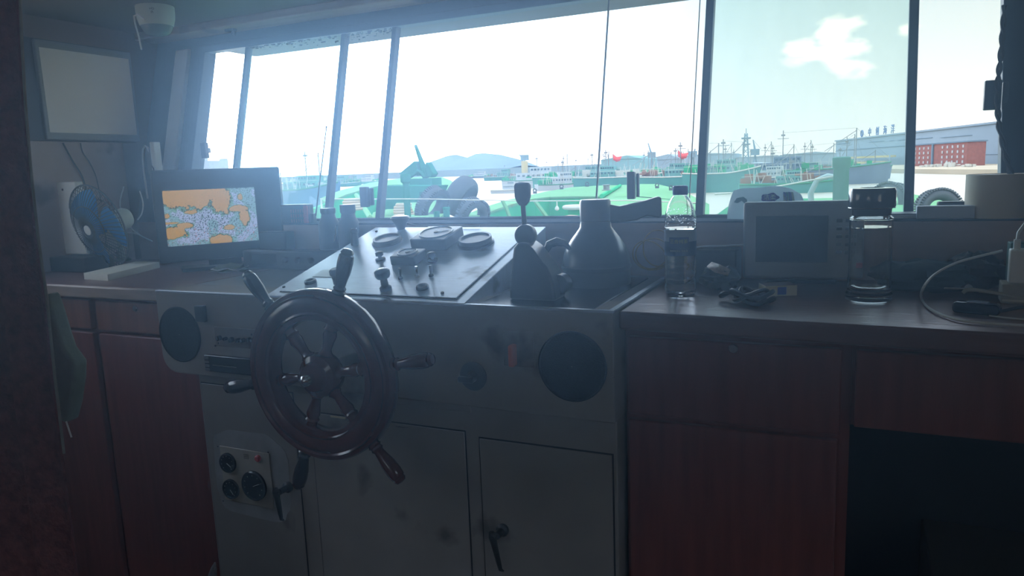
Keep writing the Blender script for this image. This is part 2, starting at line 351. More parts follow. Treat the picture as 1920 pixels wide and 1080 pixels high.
# haze volume added to give the bluish lens veil around the windows
hm_ = bpy.data.materials.new('veil_haze'); hm_.use_nodes = True; t_ = hm_.node_tree; t_.nodes.clear()
vo = N('ShaderNodeOutputMaterial', t_); vsn = N('ShaderNodeVolumeScatter', t_)
vsn.inputs['Color'].default_value = (0.42, 0.66, 1.0, 1); vsn.inputs['Density'].default_value = HAZE; vsn.inputs['Anisotropy'].default_value = 0.8
t_.links.new(vsn.outputs[0], vo.inputs['Volume'])
def hazebox(z0, z1):
    ye = lambda z: 1.855 if z <= ZS else wy(z)-0.02
    return MB().hull8([(XL+.001, -1.54, z0), (XR-.001, -1.54, z0), (XR-.001, 1.855, z0), (XL+.001, 1.855, z0), (XL+.001, -1.54, z1), (XR-.001, -1.54, z1), (XR-.001, ye(z1), z1), (XL+.001, ye(z1), z1)])
h2_ = hm_.copy(); h2_.name = 'veil_haze_upper'; h2_.node_tree.nodes[1].inputs['Density'].default_value = HAZE2
o = hazebox(-0.099, 1.02).build('veil_haze', hm_, None, smooth=False); tag(o, 'added faint bluish haze volume below counter height, standing in for lens veil', 'haze', kind='stuff')
o = hazebox(1.0201, ZCEIL-.001).build('veil_haze', h2_, None, smooth=False); tag(o, 'added denser bluish haze volume at window height, standing in for lens veil', 'haze', kind='stuff')

# ================================================================== LEFT COUNTER, RIGHT COUNTER
CB = 1.385
lc = thing('counter_cabinet', 'brown wooden cabinet left of the steering console with a keyed drawer', 'cabinet', (-2.05, 1.70, -0.1))
def lcp(name, a, b, mat, par=lc, bevel=0.003, root=lc, label=None): return MB().box(a, b).build(name, mat, par, bevel=bevel, world=True, label=label) if par is root else None
MB().box((-2.495, CB+0.04, -0.1), (-1.675, 1.975, 0.962)).build('body', wood, lc, world=True)
def front_panel(root, x0, x1, z0, z1, y, mat, name, key=None):
    # a panel proud of the body with its own bevel
    o = bpy.data.objects.new(name, None); bpy.data.objects.remove(o)
    p = MB().box((x0, y, z0), (x1, y+0.018, z1)).build(name, mat, root, bevel=0.003, world=True)
    if key:
        kb = MB(); kb.lathe([(0.009, 0), (0.009, 0.004), (0.0075, 0.006), (0.003, 0.006), (0.003, 0.003)], 20, (key[0], y, key[1]), 'Y')
        kb.cbox((key[0], y-0.005, key[1]-0.001), (0.0016, 0.002, 0.009))
        k = kb.build('lock', chrome, p)
    return p
a = at(180, 600, 1, CB+.02).x; b_ = at(172, 600, 1, CB+.02).x
front_panel(lc, -2.49, b_-0.005, 0.868, 0.955, CB+0.02, woodlite, 'drawer')
front_panel(lc, a+0.004, -1.68, 0.868, 0.955, CB+0.02, woodlite, 'drawer', (at(255, 578, 1, CB+.02).x, at(255, 578, 1, CB+.02).z))
front_panel(lc, -2.49, b_-0.005, -0.02, 0.858, CB+0.02, wood, 'door')
front_panel(lc, a+0.004, -1.60, -0.02, 0.858, CB+0.02, wood, 'door')
ct = thing('countertop', 'worn brown wooden top of the left cabinet under the fan and chart monitor', 'countertop', (-2.05, 1.68, 0.963))
MB().box((-2.495, CB+0.012, 0.963), (-1.674, 1.975, 1.0)).build('board', woodtop, ct, bevel=0.004, world=True)
MB().box((-2.495, CB, 0.965), (-1.674, CB+0.0115, 1.0005)).build('edge_strip', woodedge, ct, bevel=0.005, world=True, label='pale worn front edge')

rc = thing('counter_cabinet', 'dark mahogany cabinet right of the console with a keyed drawer over a tall door', 'cabinet', (0.4, 1.70, -0.1))
YR = 1.405
MB().box((-0.414, YR+0.02, -0.1), (0.005, 1.855, 0.962)).build('body', wood, rc, world=True)
MB().box((0.0055, YR+0.02, 0.80), (1.28, 1.855, 0.962)).build('drawer_case', wood, rc, world=True)
MB().box((1.20, YR+0.02, -0.1), (1.28, 1.855, 0.7995)).build('side_panel', wood, rc, world=True)
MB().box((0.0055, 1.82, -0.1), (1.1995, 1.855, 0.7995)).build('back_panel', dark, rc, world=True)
def px(u, v=700, y=YR): return at(u, v, 1, y)
x1 = px(1578, 700).x
front_panel(rc, -0.405, x1, 0.783, 0.944, YR, wood, 'drawer', (px(1375, 653).x, px(1375, 653).z))
front_panel(rc, px(1604, 700).x, 0.9, 0.802, 0.944, YR, wood, 'drawer')
front_panel(rc, -0.405, x1-0.003, -0.02, 0.772, YR, wood, 'door')
cr_ = MB(); cr_.prism([(-0.414, 1.378, 0.963), (1.28, 1.29, 0.963), (1.28, 1.855, 0.963), (-0.414, 1.855, 0.963)], (0, 0, 0.037))
tag(cr_.build('countertop', woodtop, None, bevel=0.005), 'glossy red-brown wooden top of the right cabinet under bottle and glass cup', 'countertop')
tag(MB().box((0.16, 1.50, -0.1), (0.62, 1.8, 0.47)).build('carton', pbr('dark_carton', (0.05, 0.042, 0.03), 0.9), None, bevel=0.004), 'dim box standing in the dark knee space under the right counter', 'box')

# ================================================================== CONSOLE
XC0, XC1 = -1.673, -0.4175
con = thing('steering_console', 'grey painted steel steering console with slanted instrument desk behind the wooden wheel', 'console', ((XC0+XC1)/2, 1.66, -0.1))
W = dict(world=True)
# fascia with rounded lower left corner
prof = []
zf0, zf1 = 0.783, 1.003
for k in range(9):
    a_ = PI+PI/2*k/8; prof.append((XC0+0.05+0.05*math.cos(a_), YF, zf0+0.05+0.05*math.sin(a_)))
prof += [(XC1, YF, zf0-0.006), (XC1, YF, zf1), (XC0, YF, zf1)]
MB().prism(prof, (0, 0.12, 0)).build('fascia', steel, con, bevel=0.003, **W)
YB = 1.372
MB().box((-1.572, YB+0.004, -0.1), (XC1-0.003, 1.855, 0.782)).build('base', steel, con, bevel=0.003, **W)
MB().box((XC0, YF+0.1205, 0.9), (XC1, 1.855, 1.0)).build('top_deck', steeltop, con, bevel=0.002, **W)
def bz(u, v): return at(u, v, 1, YB)
def rectp(u0, v0, u1, v1):      # upper-left and lower-right picture corners on the base front
    A, B = bz(u0, v0), bz(u1, v1); return A.x, A.z, B.x, B.z
# base doors, each lying over a dark seam
def seam(x0, z0, x1, z1): MB().box((x0-.003, YB+0.0030, z0-.003), (x1+.003, YB+0.00395, z1+.003)).build('seam', black, con, **W)
x0, z1 = bz(590, 800).x, bz(900, 830).z
MB().box((bz(588, 850).x, YB-0.0, 0.02), (bz(872, 850).x, YB+0.0035, 0.712)).build('access_panel', steel, con, bevel=0.002, label='wide blank centre panel', **W)
dr = MB().box((bz(900, 850).x, YB-0.001, 0.02), (bz(1147, 850).x, YB+0.0035, 0.702)).build('door', steel, con, bevel=0.002, **W)
MB().box((bz(385, 800).x, YB, 0.02), (bz(552, 800).x, YB+0.0035, 0.755)).build('access_panel', steel, con, bevel=0.002, label='left panel with gauges', **W)
MB().box((bz(384, 720).x, YB, 0.759), (bz(880, 720).x, YB+0.0035, 0.7825)).build('rail', steel, con, bevel=0.001, **W)
sc_ = MB(); A = bz(395, 800); B = bz(550, 985)
ps = []
for k in range(28):
    a_ = 2*PI*k/28; rr = 1+0.10*noise.noise(Vector((math.cos(a_)*2, math.sin(a_)*2, 3)))
    cx, cz = (A.x+B.x)/2, (A.z+B.z)/2
    ex = math.copysign(abs(math.cos(a_))**0.5, math.cos(a_)); ez = math.copysign(abs(math.sin(a_))**0.5, math.sin(a_))
    ps.append((cx+ex*rr*(B.x-A.x)/2, YB-0.0008, cz+ez*rr*(A.z-B.z)/2))
sc_.prism(ps, (0, 0.0006, 0)).build('paint_patch', scuff, con, label='lighter scraped paint around the gauge plate', **W)
seam(bz(588, 850).x, 0.02, bz(872, 850).x, 0.712); seam(bz(900, 850).x, 0.02, bz(1147, 850).x, 0.702); seam(bz(385, 800).x, 0.02, bz(552, 800).x, 0.755)
# gauge plate with three dials
A, B = bz(413, 832), bz(516, 958)
gp = MB().box((A.x, YB-0.004, B.z+0.006), (B.x, YB-0.0008, A.z-0.004)).build('gauge_plate', gplate, con, bevel=0.0015, **W)
def conchild(mb, name, mat, par, label=None, bevel=0):
    o = mb.build(name, mat, par, bevel=bevel, label=label)
    if par is con: o.matrix_parent_inverse = MW[con.name].inverted()
    return o
def dial(u, v, rpx, nm='gauge', ang=0.6):
    p = bz(u, v); r = rpx*mpp(p); y = YB-0.004
    gg = MB(); gg.lathe([(r, 0), (r, 0.006), (r*0.93, 0.009), (r*0.84, 0.009), (r*0.82, 0.006)], 32, (p.x, y, p.z), 'Y')
    conchild(gg, nm, blackg, con)
    nd = MB(); nd.tube([(p.x, y-0.0072, p.z), (p.x+r*0.6*math.cos(ang), y-0.0072, p.z+r*0.6*math.sin(ang))], 0.0006, 6)
    for k in range(9):
        a_ = -0.8+k*(PI+1.6)/8; nd.tube([(p.x+r*.68*math.cos(a_), y-0.0068, p.z+r*.68*math.sin(a_)), (p.x+r*.77*math.cos(a_), y-0.0068, p.z+r*.77*math.sin(a_))], 0.0004, 5)
    conchild(nd, 'needle', whitep, con)
dial(431, 866, 19, ang=-0.6); dial(437, 915, 19, ang=-0.9); dial(480, 909, 29, ang=0.4)
p = bz(487, 858); conchild(MB().lathe([(0.009, 0), (0.009, 0.005), (0.006, 0.008)], 20, (p.x, YB-0.004, p.z), 'Y'), 'push_button', redp, con, 'dull red button')
p = bz(464, 855); hb = MB()
for i in range(4):
    for j in range(3): hb.lathe([(0.0013, 0), (0.0013, 0.0006)], 8, (p.x+(i-1.5)*0.0045, YB-0.004, p.z+(j-1)*0.005), 'Y')
conchild(hb, 'buzzer_holes', black, con)
for u, v in ((411, 836), (505, 847), (421, 938)):
    p = bz(u, v); conchild(MB().lathe([(0.002, 0), (0.002, 0.001)], 10, (p.x, YB-0.004, p.z), 'Y'), 'screw', black, con)
# lever handles on the lower doors
def lever_handle(u, v, u2, v2, boss):
    p = bz(u, v); q = at(u2, v2, 1, YB-0.035)
    b = MB(); b.lathe([(0.014, 0), (0.014, 0.008), (0.009, 0.012), (0.008, 0.034), (0.002, 0.035)], 20, (boss.x, YB-0.001, boss.z), 'Y')
    h = conchild(b, 'handle', blackm, con)
    t = MB(); s0 = Vector((boss.x-0.012, YB-0.036, boss.z+0.008)); e0 = Vector((q.x+0.002, YB-0.03, q.z))
    t.tube([s0, s0.lerp(e0, .12), s0.lerp(e0, .3), s0.lerp(e0, .8), e0, e0+Vector((0.008, 0.0, -0.002))], [0.006, 0.009, 0.0075, 0.0058, 0.0045, 0.002], 12)
    t.cyl((boss.x, YB-0.034, boss.z), (s0.x, s0.y, boss.z+0.002), 0.007, 12)
    conchild(t, 'grip', black, h)
lever_handle(540, 915, 524, 975, bz(542, 912)); lever_handle(943, 990, 935, 1070, bz(944, 992))
# fascia controls
def fz(u, v): return at(u, v, 1, YF)
def speaker(u, v, rw, holes=True):
    p = fz(u, v); r = rw
    g = MB(); g.lathe([(r+0.003, 0), (r+0.003, 0.003), (r, 0.005), (r-0.002, 0.0015), (r*0.5, 0.0025), (0.001, 0.003)], 48, (p.x, YF, p.z), 'Y', cap=False)
    conchild(g, 'speaker', grille, con)
speaker(338, 627, 0.071); speaker(1073, 687, 0.070)
p = fz(380, 587); q = MB().cbox((p.x, YF-0.006, p.z), (0.03, 0.014, 0.042)).build('rocker_switch', black, con, bevel=0.002, **W)
# row of knobs on a brown strip
A, B = fz(402, 612), fz(488, 655)
MB().box((A.x, YF-0.002, B.z), (B.x+0.02, YF, A.z)).build('knob_strip', pbr('brown_strip', (0.2, 0.18, 0.17), 0.5), con, bevel=0.001, **W)
for u, v, r in ((414, 633, 6), (426, 634, 4), (437, 636, 6), (450, 637, 5), (459, 637, 5), (470, 636, 5), (478, 637, 5)):
    p = fz(u, v); conchild(MB().lathe([(r*0.0011, 0), (r*0.0011, 0.010), (r*0.0007, 0.012)], 14, (p.x, YF-0.002, p.z), 'Y'), 'knob', blackg, con)
ho = MB()
for u, v in ((405, 648), (411, 643), (473, 627), (482, 621), (487, 617), (483, 651)):
    p = fz(u, v); ho.lathe([(0.0028, 0), (0.0028, 0.0006)], 10, (p.x, YF-0.002, p.z), 'Y')
conchild(ho, 'screw_hole', black, con)
# radio slot
A, B = fz(388, 662), fz(500, 708)
rd = thing('car_radio', 'black radio unit recessed in the console front left of the wheel', 'radio', ((A.x+B.x)/2, YF-0.01, B.z))
MB().box((A.x, YF-0.012, B.z+0.004), (B.x+0.05, YF+0.0, A.z-0.001)).build('body', blackg, rd, bevel=0.003, **W)
rb = MB(); rb.box((A.x+0.03, YF-0.0135, (A.z+B.z)/2-0.003), (A.x+0.11, YF-0.0122, (A.z+B.z)/2-0.001)); rb.build('slot', dirtymetal, rd, **W)
kb = MB()
for k in range(4): kb.box((A.x+0.004, YF-0.0145, A.z-0.012-0.01*k), (A.x+0.018, YF-0.0122, A.z-0.006-0.01*k))
kb.build('buttons', greyp, rd, **W)
# orange isolator in a square boss, round knob, small red key
A, B = fz(944, 618), fz(1005, 690)
MB().box((A.x, YF-0.006, B.z), (B.x, YF, A.z)).build('switch_box', steel, con, bevel=0.003, **W)
p = fz(967, 663); oo = MB(); oo.cbox((p.x, YF-0.016, p.z), (0.013, 0.022, 0.046)); conchild(oo, 'isolator_knob', orangep, con, 'orange turning knob', bevel=0.004)
p = fz(888, 705); conchild(MB().lathe([(0.032, 0), (0.032, 0.003), (0.028, 0.005), (0.012, 0.005), (0.010, 0.022), (0.004, 0.024)], 28, (p.x, YF, p.z), 'Y'), 'selector_knob', blackm, con)
conchild(MB().cbox((p.x-0.006, YF-0.024, p.z-0.002), (0.036, 0.012, 0.013)), 'selector_bar', blackm, con, bevel=0.003)
# small latch and paper strip at fascia bottom
conchild(MB().box((fz(612, 783).x, YB-0.003, fz(612, 783).z-0.004), (fz(657, 783).x, YB-0.0005, fz(612, 783).z)), 'label_strip', pbr('yellow_tape', (0.65, 0.55, 0.36), 0.6), con, 'cream tape strip')
conchild(MB().box((fz(735, 803).x, YB-0.003, fz(735, 803).z-0.0015), (fz(757, 805).x, YB-0.0005, fz(735, 803).z)), 'latch_slot', chrome, con)
# slanted instrument desk
WX0, WX1, WYB, WZB = -1.29, -0.745, 1.825, 1.13
MB().hull8([(WX0, YF+0.002, 1.0005), (WX1, YF+0.002, 1.0005), (WX1, WYB, 1.0005), (WX0, WYB, 1.0005), (WX0, YF+0.002, 1.006), (WX1, YF+0.002, 1.006), (WX1, WYB, WZB), (WX0, WYB, WZB)]).build('sloping_desk', alu, con, bevel=0.0015, **W)
SL = math.atan2(WZB-1.006, WYB-YF-0.002)
# local frame of the slope: x along, y up-slope, z normal
SM = Matrix.Translation((0, YF+0.002, 1.006)) @ Matrix.Rotation(SL, 4, 'X')
SLN = math.hypot(WZB-1.006, WYB-YF-0.002)
def sp(u, v):      # picture point -> slope coordinates
    n = SM.to_3x3() @ Vector((0, 0, 1)); o = SM.translation; d = ray(u, v); t = (o-CAM).dot(n)/d.dot(n)
    return SM.inverted() @ (CAM+d*t)
def slope(mb, name, mat, par=None, label=None, bevel=0):
    for i, q in enumerate(mb.v): mb.v[i] = SM @ q
    return conchild(mb, name, mat, par or con, label, bevel)
slope(MB().box((WX0+0.0255, 0.0175, 0.0), (WX1-0.0275, SLN-0.0195, 0.0012)), 'panel_gap', blackg)
slope(MB().box((WX0+0.028, 0.02, 0.0), (WX1-0.03, SLN-0.022, 0.003)), 'instrument_panel', alu, label='brushed metal instrument panel', bevel=0.001)
z3 = 0.003
def onslope(name, label, cat, u, v, group=None):
    s = sp(u, v); w = SM @ Vector((s.x, s.y, z3)); t = thing(name, label, cat, w); t.rotation_euler = (SL, 0, 0)
    MW[t.name] = Matrix.Translation(w) @ Matrix.Rotation(SL, 4, 'X'); t.parent = con; t.matrix_parent_inverse = MW[con.name].inverted()
    for k in ('category',):
        if k in t: del t[k]
    return t
def cpart(name, u, v, mb, mat, label=None, bevel=0):
    s = sp(u, v)
    for i, q in enumerate(mb.v): mb.v[i] = q+Vector((s.x, s.y, z3))
    return slope(mb, name, mat, None, label, bevel)
gface = pbr('pale_dial_face', (0.55, 0.6, 0.63), 0.35, var=0.05)
# round gauges
def ringgauge(u, v, r, h, face, lab, m_=blackm):
    o = cpart('round_gauge', u, v, MB().lathe([(r*1.12, 0), (r*1.12, 0.004), (r, 0.006), (r, h), (r*0.86, h), (r*0.84, h-0.004)], 40), m_, lab)
    cpart('dial_face', u, v, MB().lathe([(r*0.85, h-0.005), (r*0.85, h-0.0042)], 40), face)
ringgauge(727, 456, 0.038, 0.014, gface, 'round gauge with pale face near the desk top left', dirtymetal)
ringgauge(893, 459, 0.043, 0.018, alu, 'round black ring at the desk top right')
def boxgauge(u, v, w, d, h, r, lab):
    cpart('square_gauge', u, v, MB().cbox((0, 0, h/2), (w, d, h)), blackm, lab, 0.003)
    cpart('bezel_ring', u, v, MB().torus((0, 0, h), r, 0.0025, 40, 8), blackg)
    cpart('dial_face', u, v, MB().lathe([(r, h), (r, h+0.0008)], 40), gface)
    nd = MB(); nd.tube([(0, 0, h+0.002), (r*0.7, r*0.3, h+0.002)], 0.0009, 6); nd.lathe([(0.006, h), (0.006, h+0.003)], 16)
    cpart('needle', u, v, nd, black)
boxgauge(822, 458, 0.105, 0.105, 0.030, 0.044, 'large square rudder gauge with circular dial')
boxgauge(768, 492, 0.072, 0.06, 0.024, 0.024, 'small square gauge below the large one')
def knobpost(u, v, r, h, m_=black):
    cpart('toggle', u, v, MB().lathe([(r*1.3, 0), (r*1.3, 0.004), (r*0.5, 0.006), (r*0.5, h*0.55), (r, h*0.6), (r, h), (r*0.6, h+0.002)], 18), m_)
knobpost(714, 489, 0.010, 0.02); knobpost(812, 492, 0.010, 0.022)
for u, v in ((752, 525), (783, 522), (809, 520)):
    t_ = MB(); t_.lathe([(0.006, 0), (0.006, 0.004), (0.0035, 0.006)], 14); t_.tube([(0, 0, 0.004), (0, 0.004, 0.026)], 0.0022, 8, r2=0.0032)
    cpart('toggle_switch', u, v, t_, chrome if u == 783 else black)
# joystick with ring head, key knobs, push button rings, screws
j = MB(); j.lathe([(0.014, 0), (0.014, 0.006), (0.009, 0.010), (0.008, 0.030), (0.011, 0.032)], 24); cpart('joystick', 724, 545, j, black)
j = MB(); j.lathe([(0.015, 0.030), (0.018, 0.036), (0.018, 0.046), (0.013, 0.050), (0.004, 0.051)], 28); cpart('joystick_cap', 724, 545, j, blackg)
j = MB(); j.lathe([(0.012, 0), (0.012, 0.02), (0.015, 0.024), (0.015, 0.034), (0.010, 0.038)], 24); cpart('selector', 635, 533, j, black)
for u, v in ((583, 532), (793, 543)):
    cpart('push_button', u, v, MB().lathe([(0.015, 0), (0.015, 0.005), (0.013, 0.008), (0.009, 0.008), (0.008, 0.004), (0.001, 0.004)], 28), blackg)
for u, v in ((533, 541), (830, 552), (706, 436)):
    cpart('screw', u, v, MB().lathe([(0.004, 0), (0.0035, 0.003)], 12), black)
s0, s1 = sp(586, 521), sp(670, 503)
slope(MB().box((s0.x, s0.y, 0.003), (s1.x-0.02, s0.y+0.045, 0.0042)), 'cover_plate', pbr('pale_cover_plate', (0.5, 0.56, 0.58), 0.4, metal=0.3), label='small pale cover plate with dark outline', bevel=0.0005)
# black cup-like lamp at the top edge and slim cylinder at its left corner
p = at(752, 432, 1, 1.80)
dl = thing('dimmer_lamp', 'small round black lamp head standing at the top edge of the instrument desk', 'lamp', (p.x, 1.80, 1.124))
MB().lathe([(0.010, 0), (0.014, 0.010), (0.022, 0.024), (0.029, 0.034), (0.024, 0.040), (0.004, 0.044)], 28).build('lamp_head', blackm, dl)
MB().tube([(0.015, 0, 0.022), (0.05, 0.004, 0.014), (0.11, 0.01, 0.012), (0.25, 0.01, 0.010)], 0.0016, 6).build('wire', cordw, dl)
s = sp(670, 462); w = SM @ Vector((WX0+0.035, s.y, 0.003))
mc = thing('microphone', 'slim black handset standing on the upper left corner of the instrument desk', 'handset', (w.x, w.y, w.z))
MB().lathe([(0.010, 0), (0.011, 0.004), (0.010, 0.024), (0.009, 0.034), (0.011, 0.036), (0.011, 0.044), (0.006, 0.046)], 20).build('body', black, mc)
MB().torus((0, 0, 0.0465), 0.007, 0.001, 20, 6).build('cap_ring', chrome, mc)
# dark insert plate on the console top right of the desk
P0 = at(885, 574, 2, 1.0)
MB().box((WX1+0.02, YF+0.018, 1.0), (XC1-0.045, 1.80, 1.004)).build('insert_plate', plate, con, bevel=0.001, label='dark speckled insert plate', **W)
MB().box((XC0+.001, YF-0.0005, 1.0), (XC1, YF+0.012, 1.0052)).build('front_lip', alu, con, bevel=0.001, label='bright front lip', **W)
MB().box((XC1-0.012, YF+0.0125, 1.0), (XC1, 1.80, 1.0048)).build('side_lip', alu, con, bevel=0.001, **W)

# ================================================================== STEERING WHEEL
wc = Vector((-1.040, 1.235, 0.859))
wh = thing('steering_wheel', 'dark varnished wooden ship wheel with six turned handles on the console front', 'steering wheel', wc)
ring = MB(); prof = [(0.1225, 0.012), (0.125, 0.017), (0.134, 0.018), (0.1365, 0.0235), (0.141, 0.0205), (0.150, 0.025), (0.1565, 0.0265), (0.163, 0.025), (0.172, 0.0205), (0.1765, 0.0235), (0.179, 0.018), (0.187, 0.017), (0.190, 0.012)]
prof = prof + [(r, -z) for r, z in prof[::-1]]
n = 96; vs_ = []; fs_ = []
for k in range(n):
    a_ = 2*PI*k/n
    for r, z in prof: vs_.append((r*math.cos(a_), -z, r*math.sin(a_)))
K = len(prof)
for k in range(n):
    for j in range(K): fs_.append((k*K+j, ((k+1) % n)*K+j, ((k+1) % n)*K+(j+1) % K, k*K+(j+1) % K))
ring.add(vs_, fs_).build('rim', wheelwood, wh)
MB().lathe([(0.046, -0.02), (0.05, 0.0), (0.046, 0.018), (0.034, 0.024), (0.03, 0.032), (0.016, 0.036)], 36, (0, 0, 0), 'Y').build('hub', wheelwood, wh)
MB().lathe([(0.012, 0.034), (0.013, 0.05), (0.012, 0.058), (0.006, 0.063), (0.001, 0.064)], 24, (0, 0, 0), 'Y').build('hub_nut', chrome, wh, label='shiny hub nut')
MB().cyl((0, 0.018, 0), (0, YF-wc.y, 0), 0.02, 20).build('shaft', dirtymetal, wh)
def along(prof, ang, mb, n=20):
    d = Vector((math.cos(ang), 0, math.sin(ang)))
    mb.tube([d*s for s, r in prof], [r for s, r in prof], n)
spk = [(0.03, 0.012), (0.045, 0.012), (0.05, 0.016), (0.055, 0.012), (0.062, 0.010), (0.08, 0.0125), (0.095, 0.0155), (0.105, 0.013), (0.11, 0.016), (0.116, 0.013), (0.126, 0.013)]
hnd = [(0.189, 0.012), (0.194, 0.0155), (0.198, 0.012), (0.203, 0.014), (0.208, 0.0105), (0.222, 0.0125), (0.24, 0.0158), (0.262, 0.0168), (0.276, 0.0155), (0.2795, 0.0125), (0.283, 0.014), (0.289, 0.010), (0.2905, 0.004)]
for k in range(6):
    a_ = math.radians(11+60*k)
    b = MB(); along(spk, a_, b); b.build('spoke', wheelwood, wh)
    b = MB(); along(hnd, a_, b); b.build('handle', blkwood if k in (1, 2, 3, 4) else wheelwood, wh)

# ================================================================== ENGINE CONTROL LEVER
p = at(1003, 566, 2, 1.004)
lv = thing('engine_control', 'dark engine control lever unit at the front of the console top, beside the bell-shaped lamp', 'control lever', (p.x-0.016, p.y+0.05, 1.004))
k = 0.00108
body = [(-0.052, 0), (-0.048, 0.045), (-0.042, 0.085), (-0.038, 0.112), (-0.028, 0.124), (-0.008, 0.122), (0.006, 0.112), (0.028, 0.082), (0.036, 0.075), (0.046, 0.055), (0.052, 0.035), (0.056, 0)]
MB().prism([(x, -0.034, z) for x, z in body], (0, 0.068, 0)).build('housing', blackm, lv, bevel=0.006, seg=3)
MB().lathe([(0.021, -0.012), (0.0235, -0.008), (0.0235, 0.008), (0.021, 0.012)], 32, (-0.022, 0.0, 0.137), 'Y').build('knob', blackm, lv, bevel=0.002)
MB().cbox((-0.022, 0, 0.125), (0.03, 0.016, 0.02)).build('knob_neck', black, lv)
lp = MB(); lp.tube([(-0.030, 0.03, 0.10), (-0.042, 0.042, 0.14), (-0.046, 0.045, 0.205)], [0.0075, 0.006, 0.0055], 12)
lp.build('lever', blackm, lv)
pw = [(-0.0065, 0), (-0.0135, 0.008), (-0.0175, 0.018), (-0.0185, 0.040), (-0.015, 0.0455), (0.0, 0.047), (0.015, 0.0455), (0.0185, 0.040), (0.0175, 0.018), (0.0135, 0.008), (0.0065, 0)]
MB().prism([(-0.046+x*1.05, 0.040, 0.198+z*1.12) for x, z in pw], (0, 0.012, 0)).build('paddle', blackm, lv, bevel=0.003)
l2 = MB(); l2.tube([(0.006, 0.04, 0.095), (0.014, 0.045, 0.112), (0.03, 0.05, 0.118), (0.048, 0.055, 0.113), (0.058, 0.06, 0.100)], [0.006, 0.009, 0.010, 0.008, 0.004], 12)
l2.build('lever', blackg, lv, label='short glossy curved lever')
MB().lathe([(0.022, 0), (0.022, 0.03)], 20, (0.05, 0.03, 0.03), 'Y').build('side_drum', black, lv)
# ================================================================== BELL SHAPED LAMP HANDLE
p = at(1120, 538, 2, 1.004)
bl = thing('searchlight_handle', 'dark bell-shaped searchlight control with cylindrical neck and sideways handle on the console top', 'searchlight control', (p.x-0.018, p.y+0.05, 1.004), math.radians(22))
kk = mpp(Vector((p.x, p.y+0.06, 1.1)))
R_ = 63*kk
MB().lathe([(R_*1.0, 0), (R_*1.02, 0.01), (R_*1.0, 0.035), (R_*1.04, 0.040), (R_*1.04, 0.046)], 48).build('base', blackm, bl)
MB().lathe([(R_*1.03, 0.0462), (R_*1.0, 0.052), (R_*0.97, 0.070), (R_*0.88, 0.090), (R_*0.74, 0.108), (R_*0.6, 0.122), (R_*0.47, 0.136), (R_*0.45, 0.15)], 48).build('bell', pbr('satin_black_bell', (0.04, 0.048, 0.06), 0.28, coat=0.3), bl)
MB().lathe([(R_*0.44, 0.1502), (R_*0.46, 0.152), (R_*0.46, 0.196), (R_*0.42, 0.202)], 36).build('neck', blackm, bl)
hp = [(0.02, 0.193), (R_*0.7, 0.184), (R_*1.4, 0.194), (R_*1.85, 0.204), (R_*1.92, 0.200), (R_*1.93, 0.160), (R_*1.86, 0.153), (R_*1.5, 0.160), (R_*1.2, 0.150), (R_*0.8, 0.146), (0.02, 0.150)]
MB().prism([(x, -0.014, z) for x, z in hp], (0, 0.028, 0)).build('handle', blackm, bl, bevel=0.007, seg=3)
# yellow-brown cord coil behind
p = at(1200, 528, 2, 1.004); cc = MB(); pts = []
for k in range(150):
    t = k/149; a_ = t*2*PI*3.2; c0 = Vector((p.x+0.005+0.02*t, p.y+0.07+0.02*t, 1.004+0.048+0.03*t)); r = 0.042-0.006*math.sin(a_*1.7)
    pts.append(c0+Vector((r*math.cos(a_)*1.0, 0.012*math.sin(a_*.5+1), r*math.sin(a_))))
for q in pts: q.z = max(q.z, 1.0062)
cc.tube(pts, 0.0018, 6)
tag(cc.build('cord', cordo, None), 'loosely coiled yellow-brown cord beside the bell-shaped lamp handle', 'cord')

# ================================================================== WATER BOTTLE
p = at(1276, 552, 2, 1.0); kk = mpp(p)
bo = thing('water_bottle', 'clear plastic water bottle with blue cap and dark blue label on the right counter', 'bottle', (p.x, p.y, 1.0))
r = 0.0335
pr = [(r*0.55, 0.0015), (r*0.9, 0.0005), (r*0.98, 0.006), (r, 0.014)]
for z in (0.025, 0.04, 0.055, 0.07): pr += [(r, z-0.004), (r*0.965, z), (r, z+0.004)]
pr += [(r*1.0, 0.082), (r*1.0, 0.145), (r*1.0, 0.148), (r*0.97, 0.15), (r*1.0, 0.153), (r*0.99, 0.165), (r*0.92, 0.180), (r*0.75, 0.198), (r*0.55, 0.210), (r*0.44, 0.214), (r*0.44, 0.218)]
inner = [(q[0]-0.0008, q[1]+(0.002 if i < 2 else 0)) for i, q in enumerate(pr)]
MB().lathe([(0.0004, 0.004)]+pr+inner[::-1]+[(0.0004, 0.006)], 48, cap=False).build('bottle_body', clearp, bo)
wi = [(a_[0]-0.0006, a_[1]+(0.001 if i < 2 else 0)) for i, a_ in enumerate(inner) if a_[1] < 0.146]
MB().lathe(wi+[(r*0.97, 0.146)], 48).build('water', waterin, bo)
MB().lathe([(0.0155, 0.2162), (0.0162, 0.218), (0.0162, 0.233), (0.014, 0.2355)], 36).build('cap', pbr('blue_cap', (0.06, 0.16, 0.75), 0.35, var=0.05), bo)
labm = pbr('bottle_label', (0.012, 0.06, 0.22), 0.35, var=0.12, scale=40)
MB().lathe([(r*1.008, 0.088), (r*1.012, 0.088), (r*1.012, 0.118), (r*1.008, 0.118)], 48, cap=False).build('bottle_label', labm, bo, label='dark blue wrap label')
lab2 = pbr('label_upper_film', (0.3, 0.36, 0.48), 0.3, var=0.15, scale=30)
MB().lathe([(r*1.008, 0.1182), (r*1.012, 0.1182), (r*1.012, 0.143), (r*1.008, 0.143)], 48, cap=False).build('label_band', lab2, bo, label='pale blue upper band of the label')
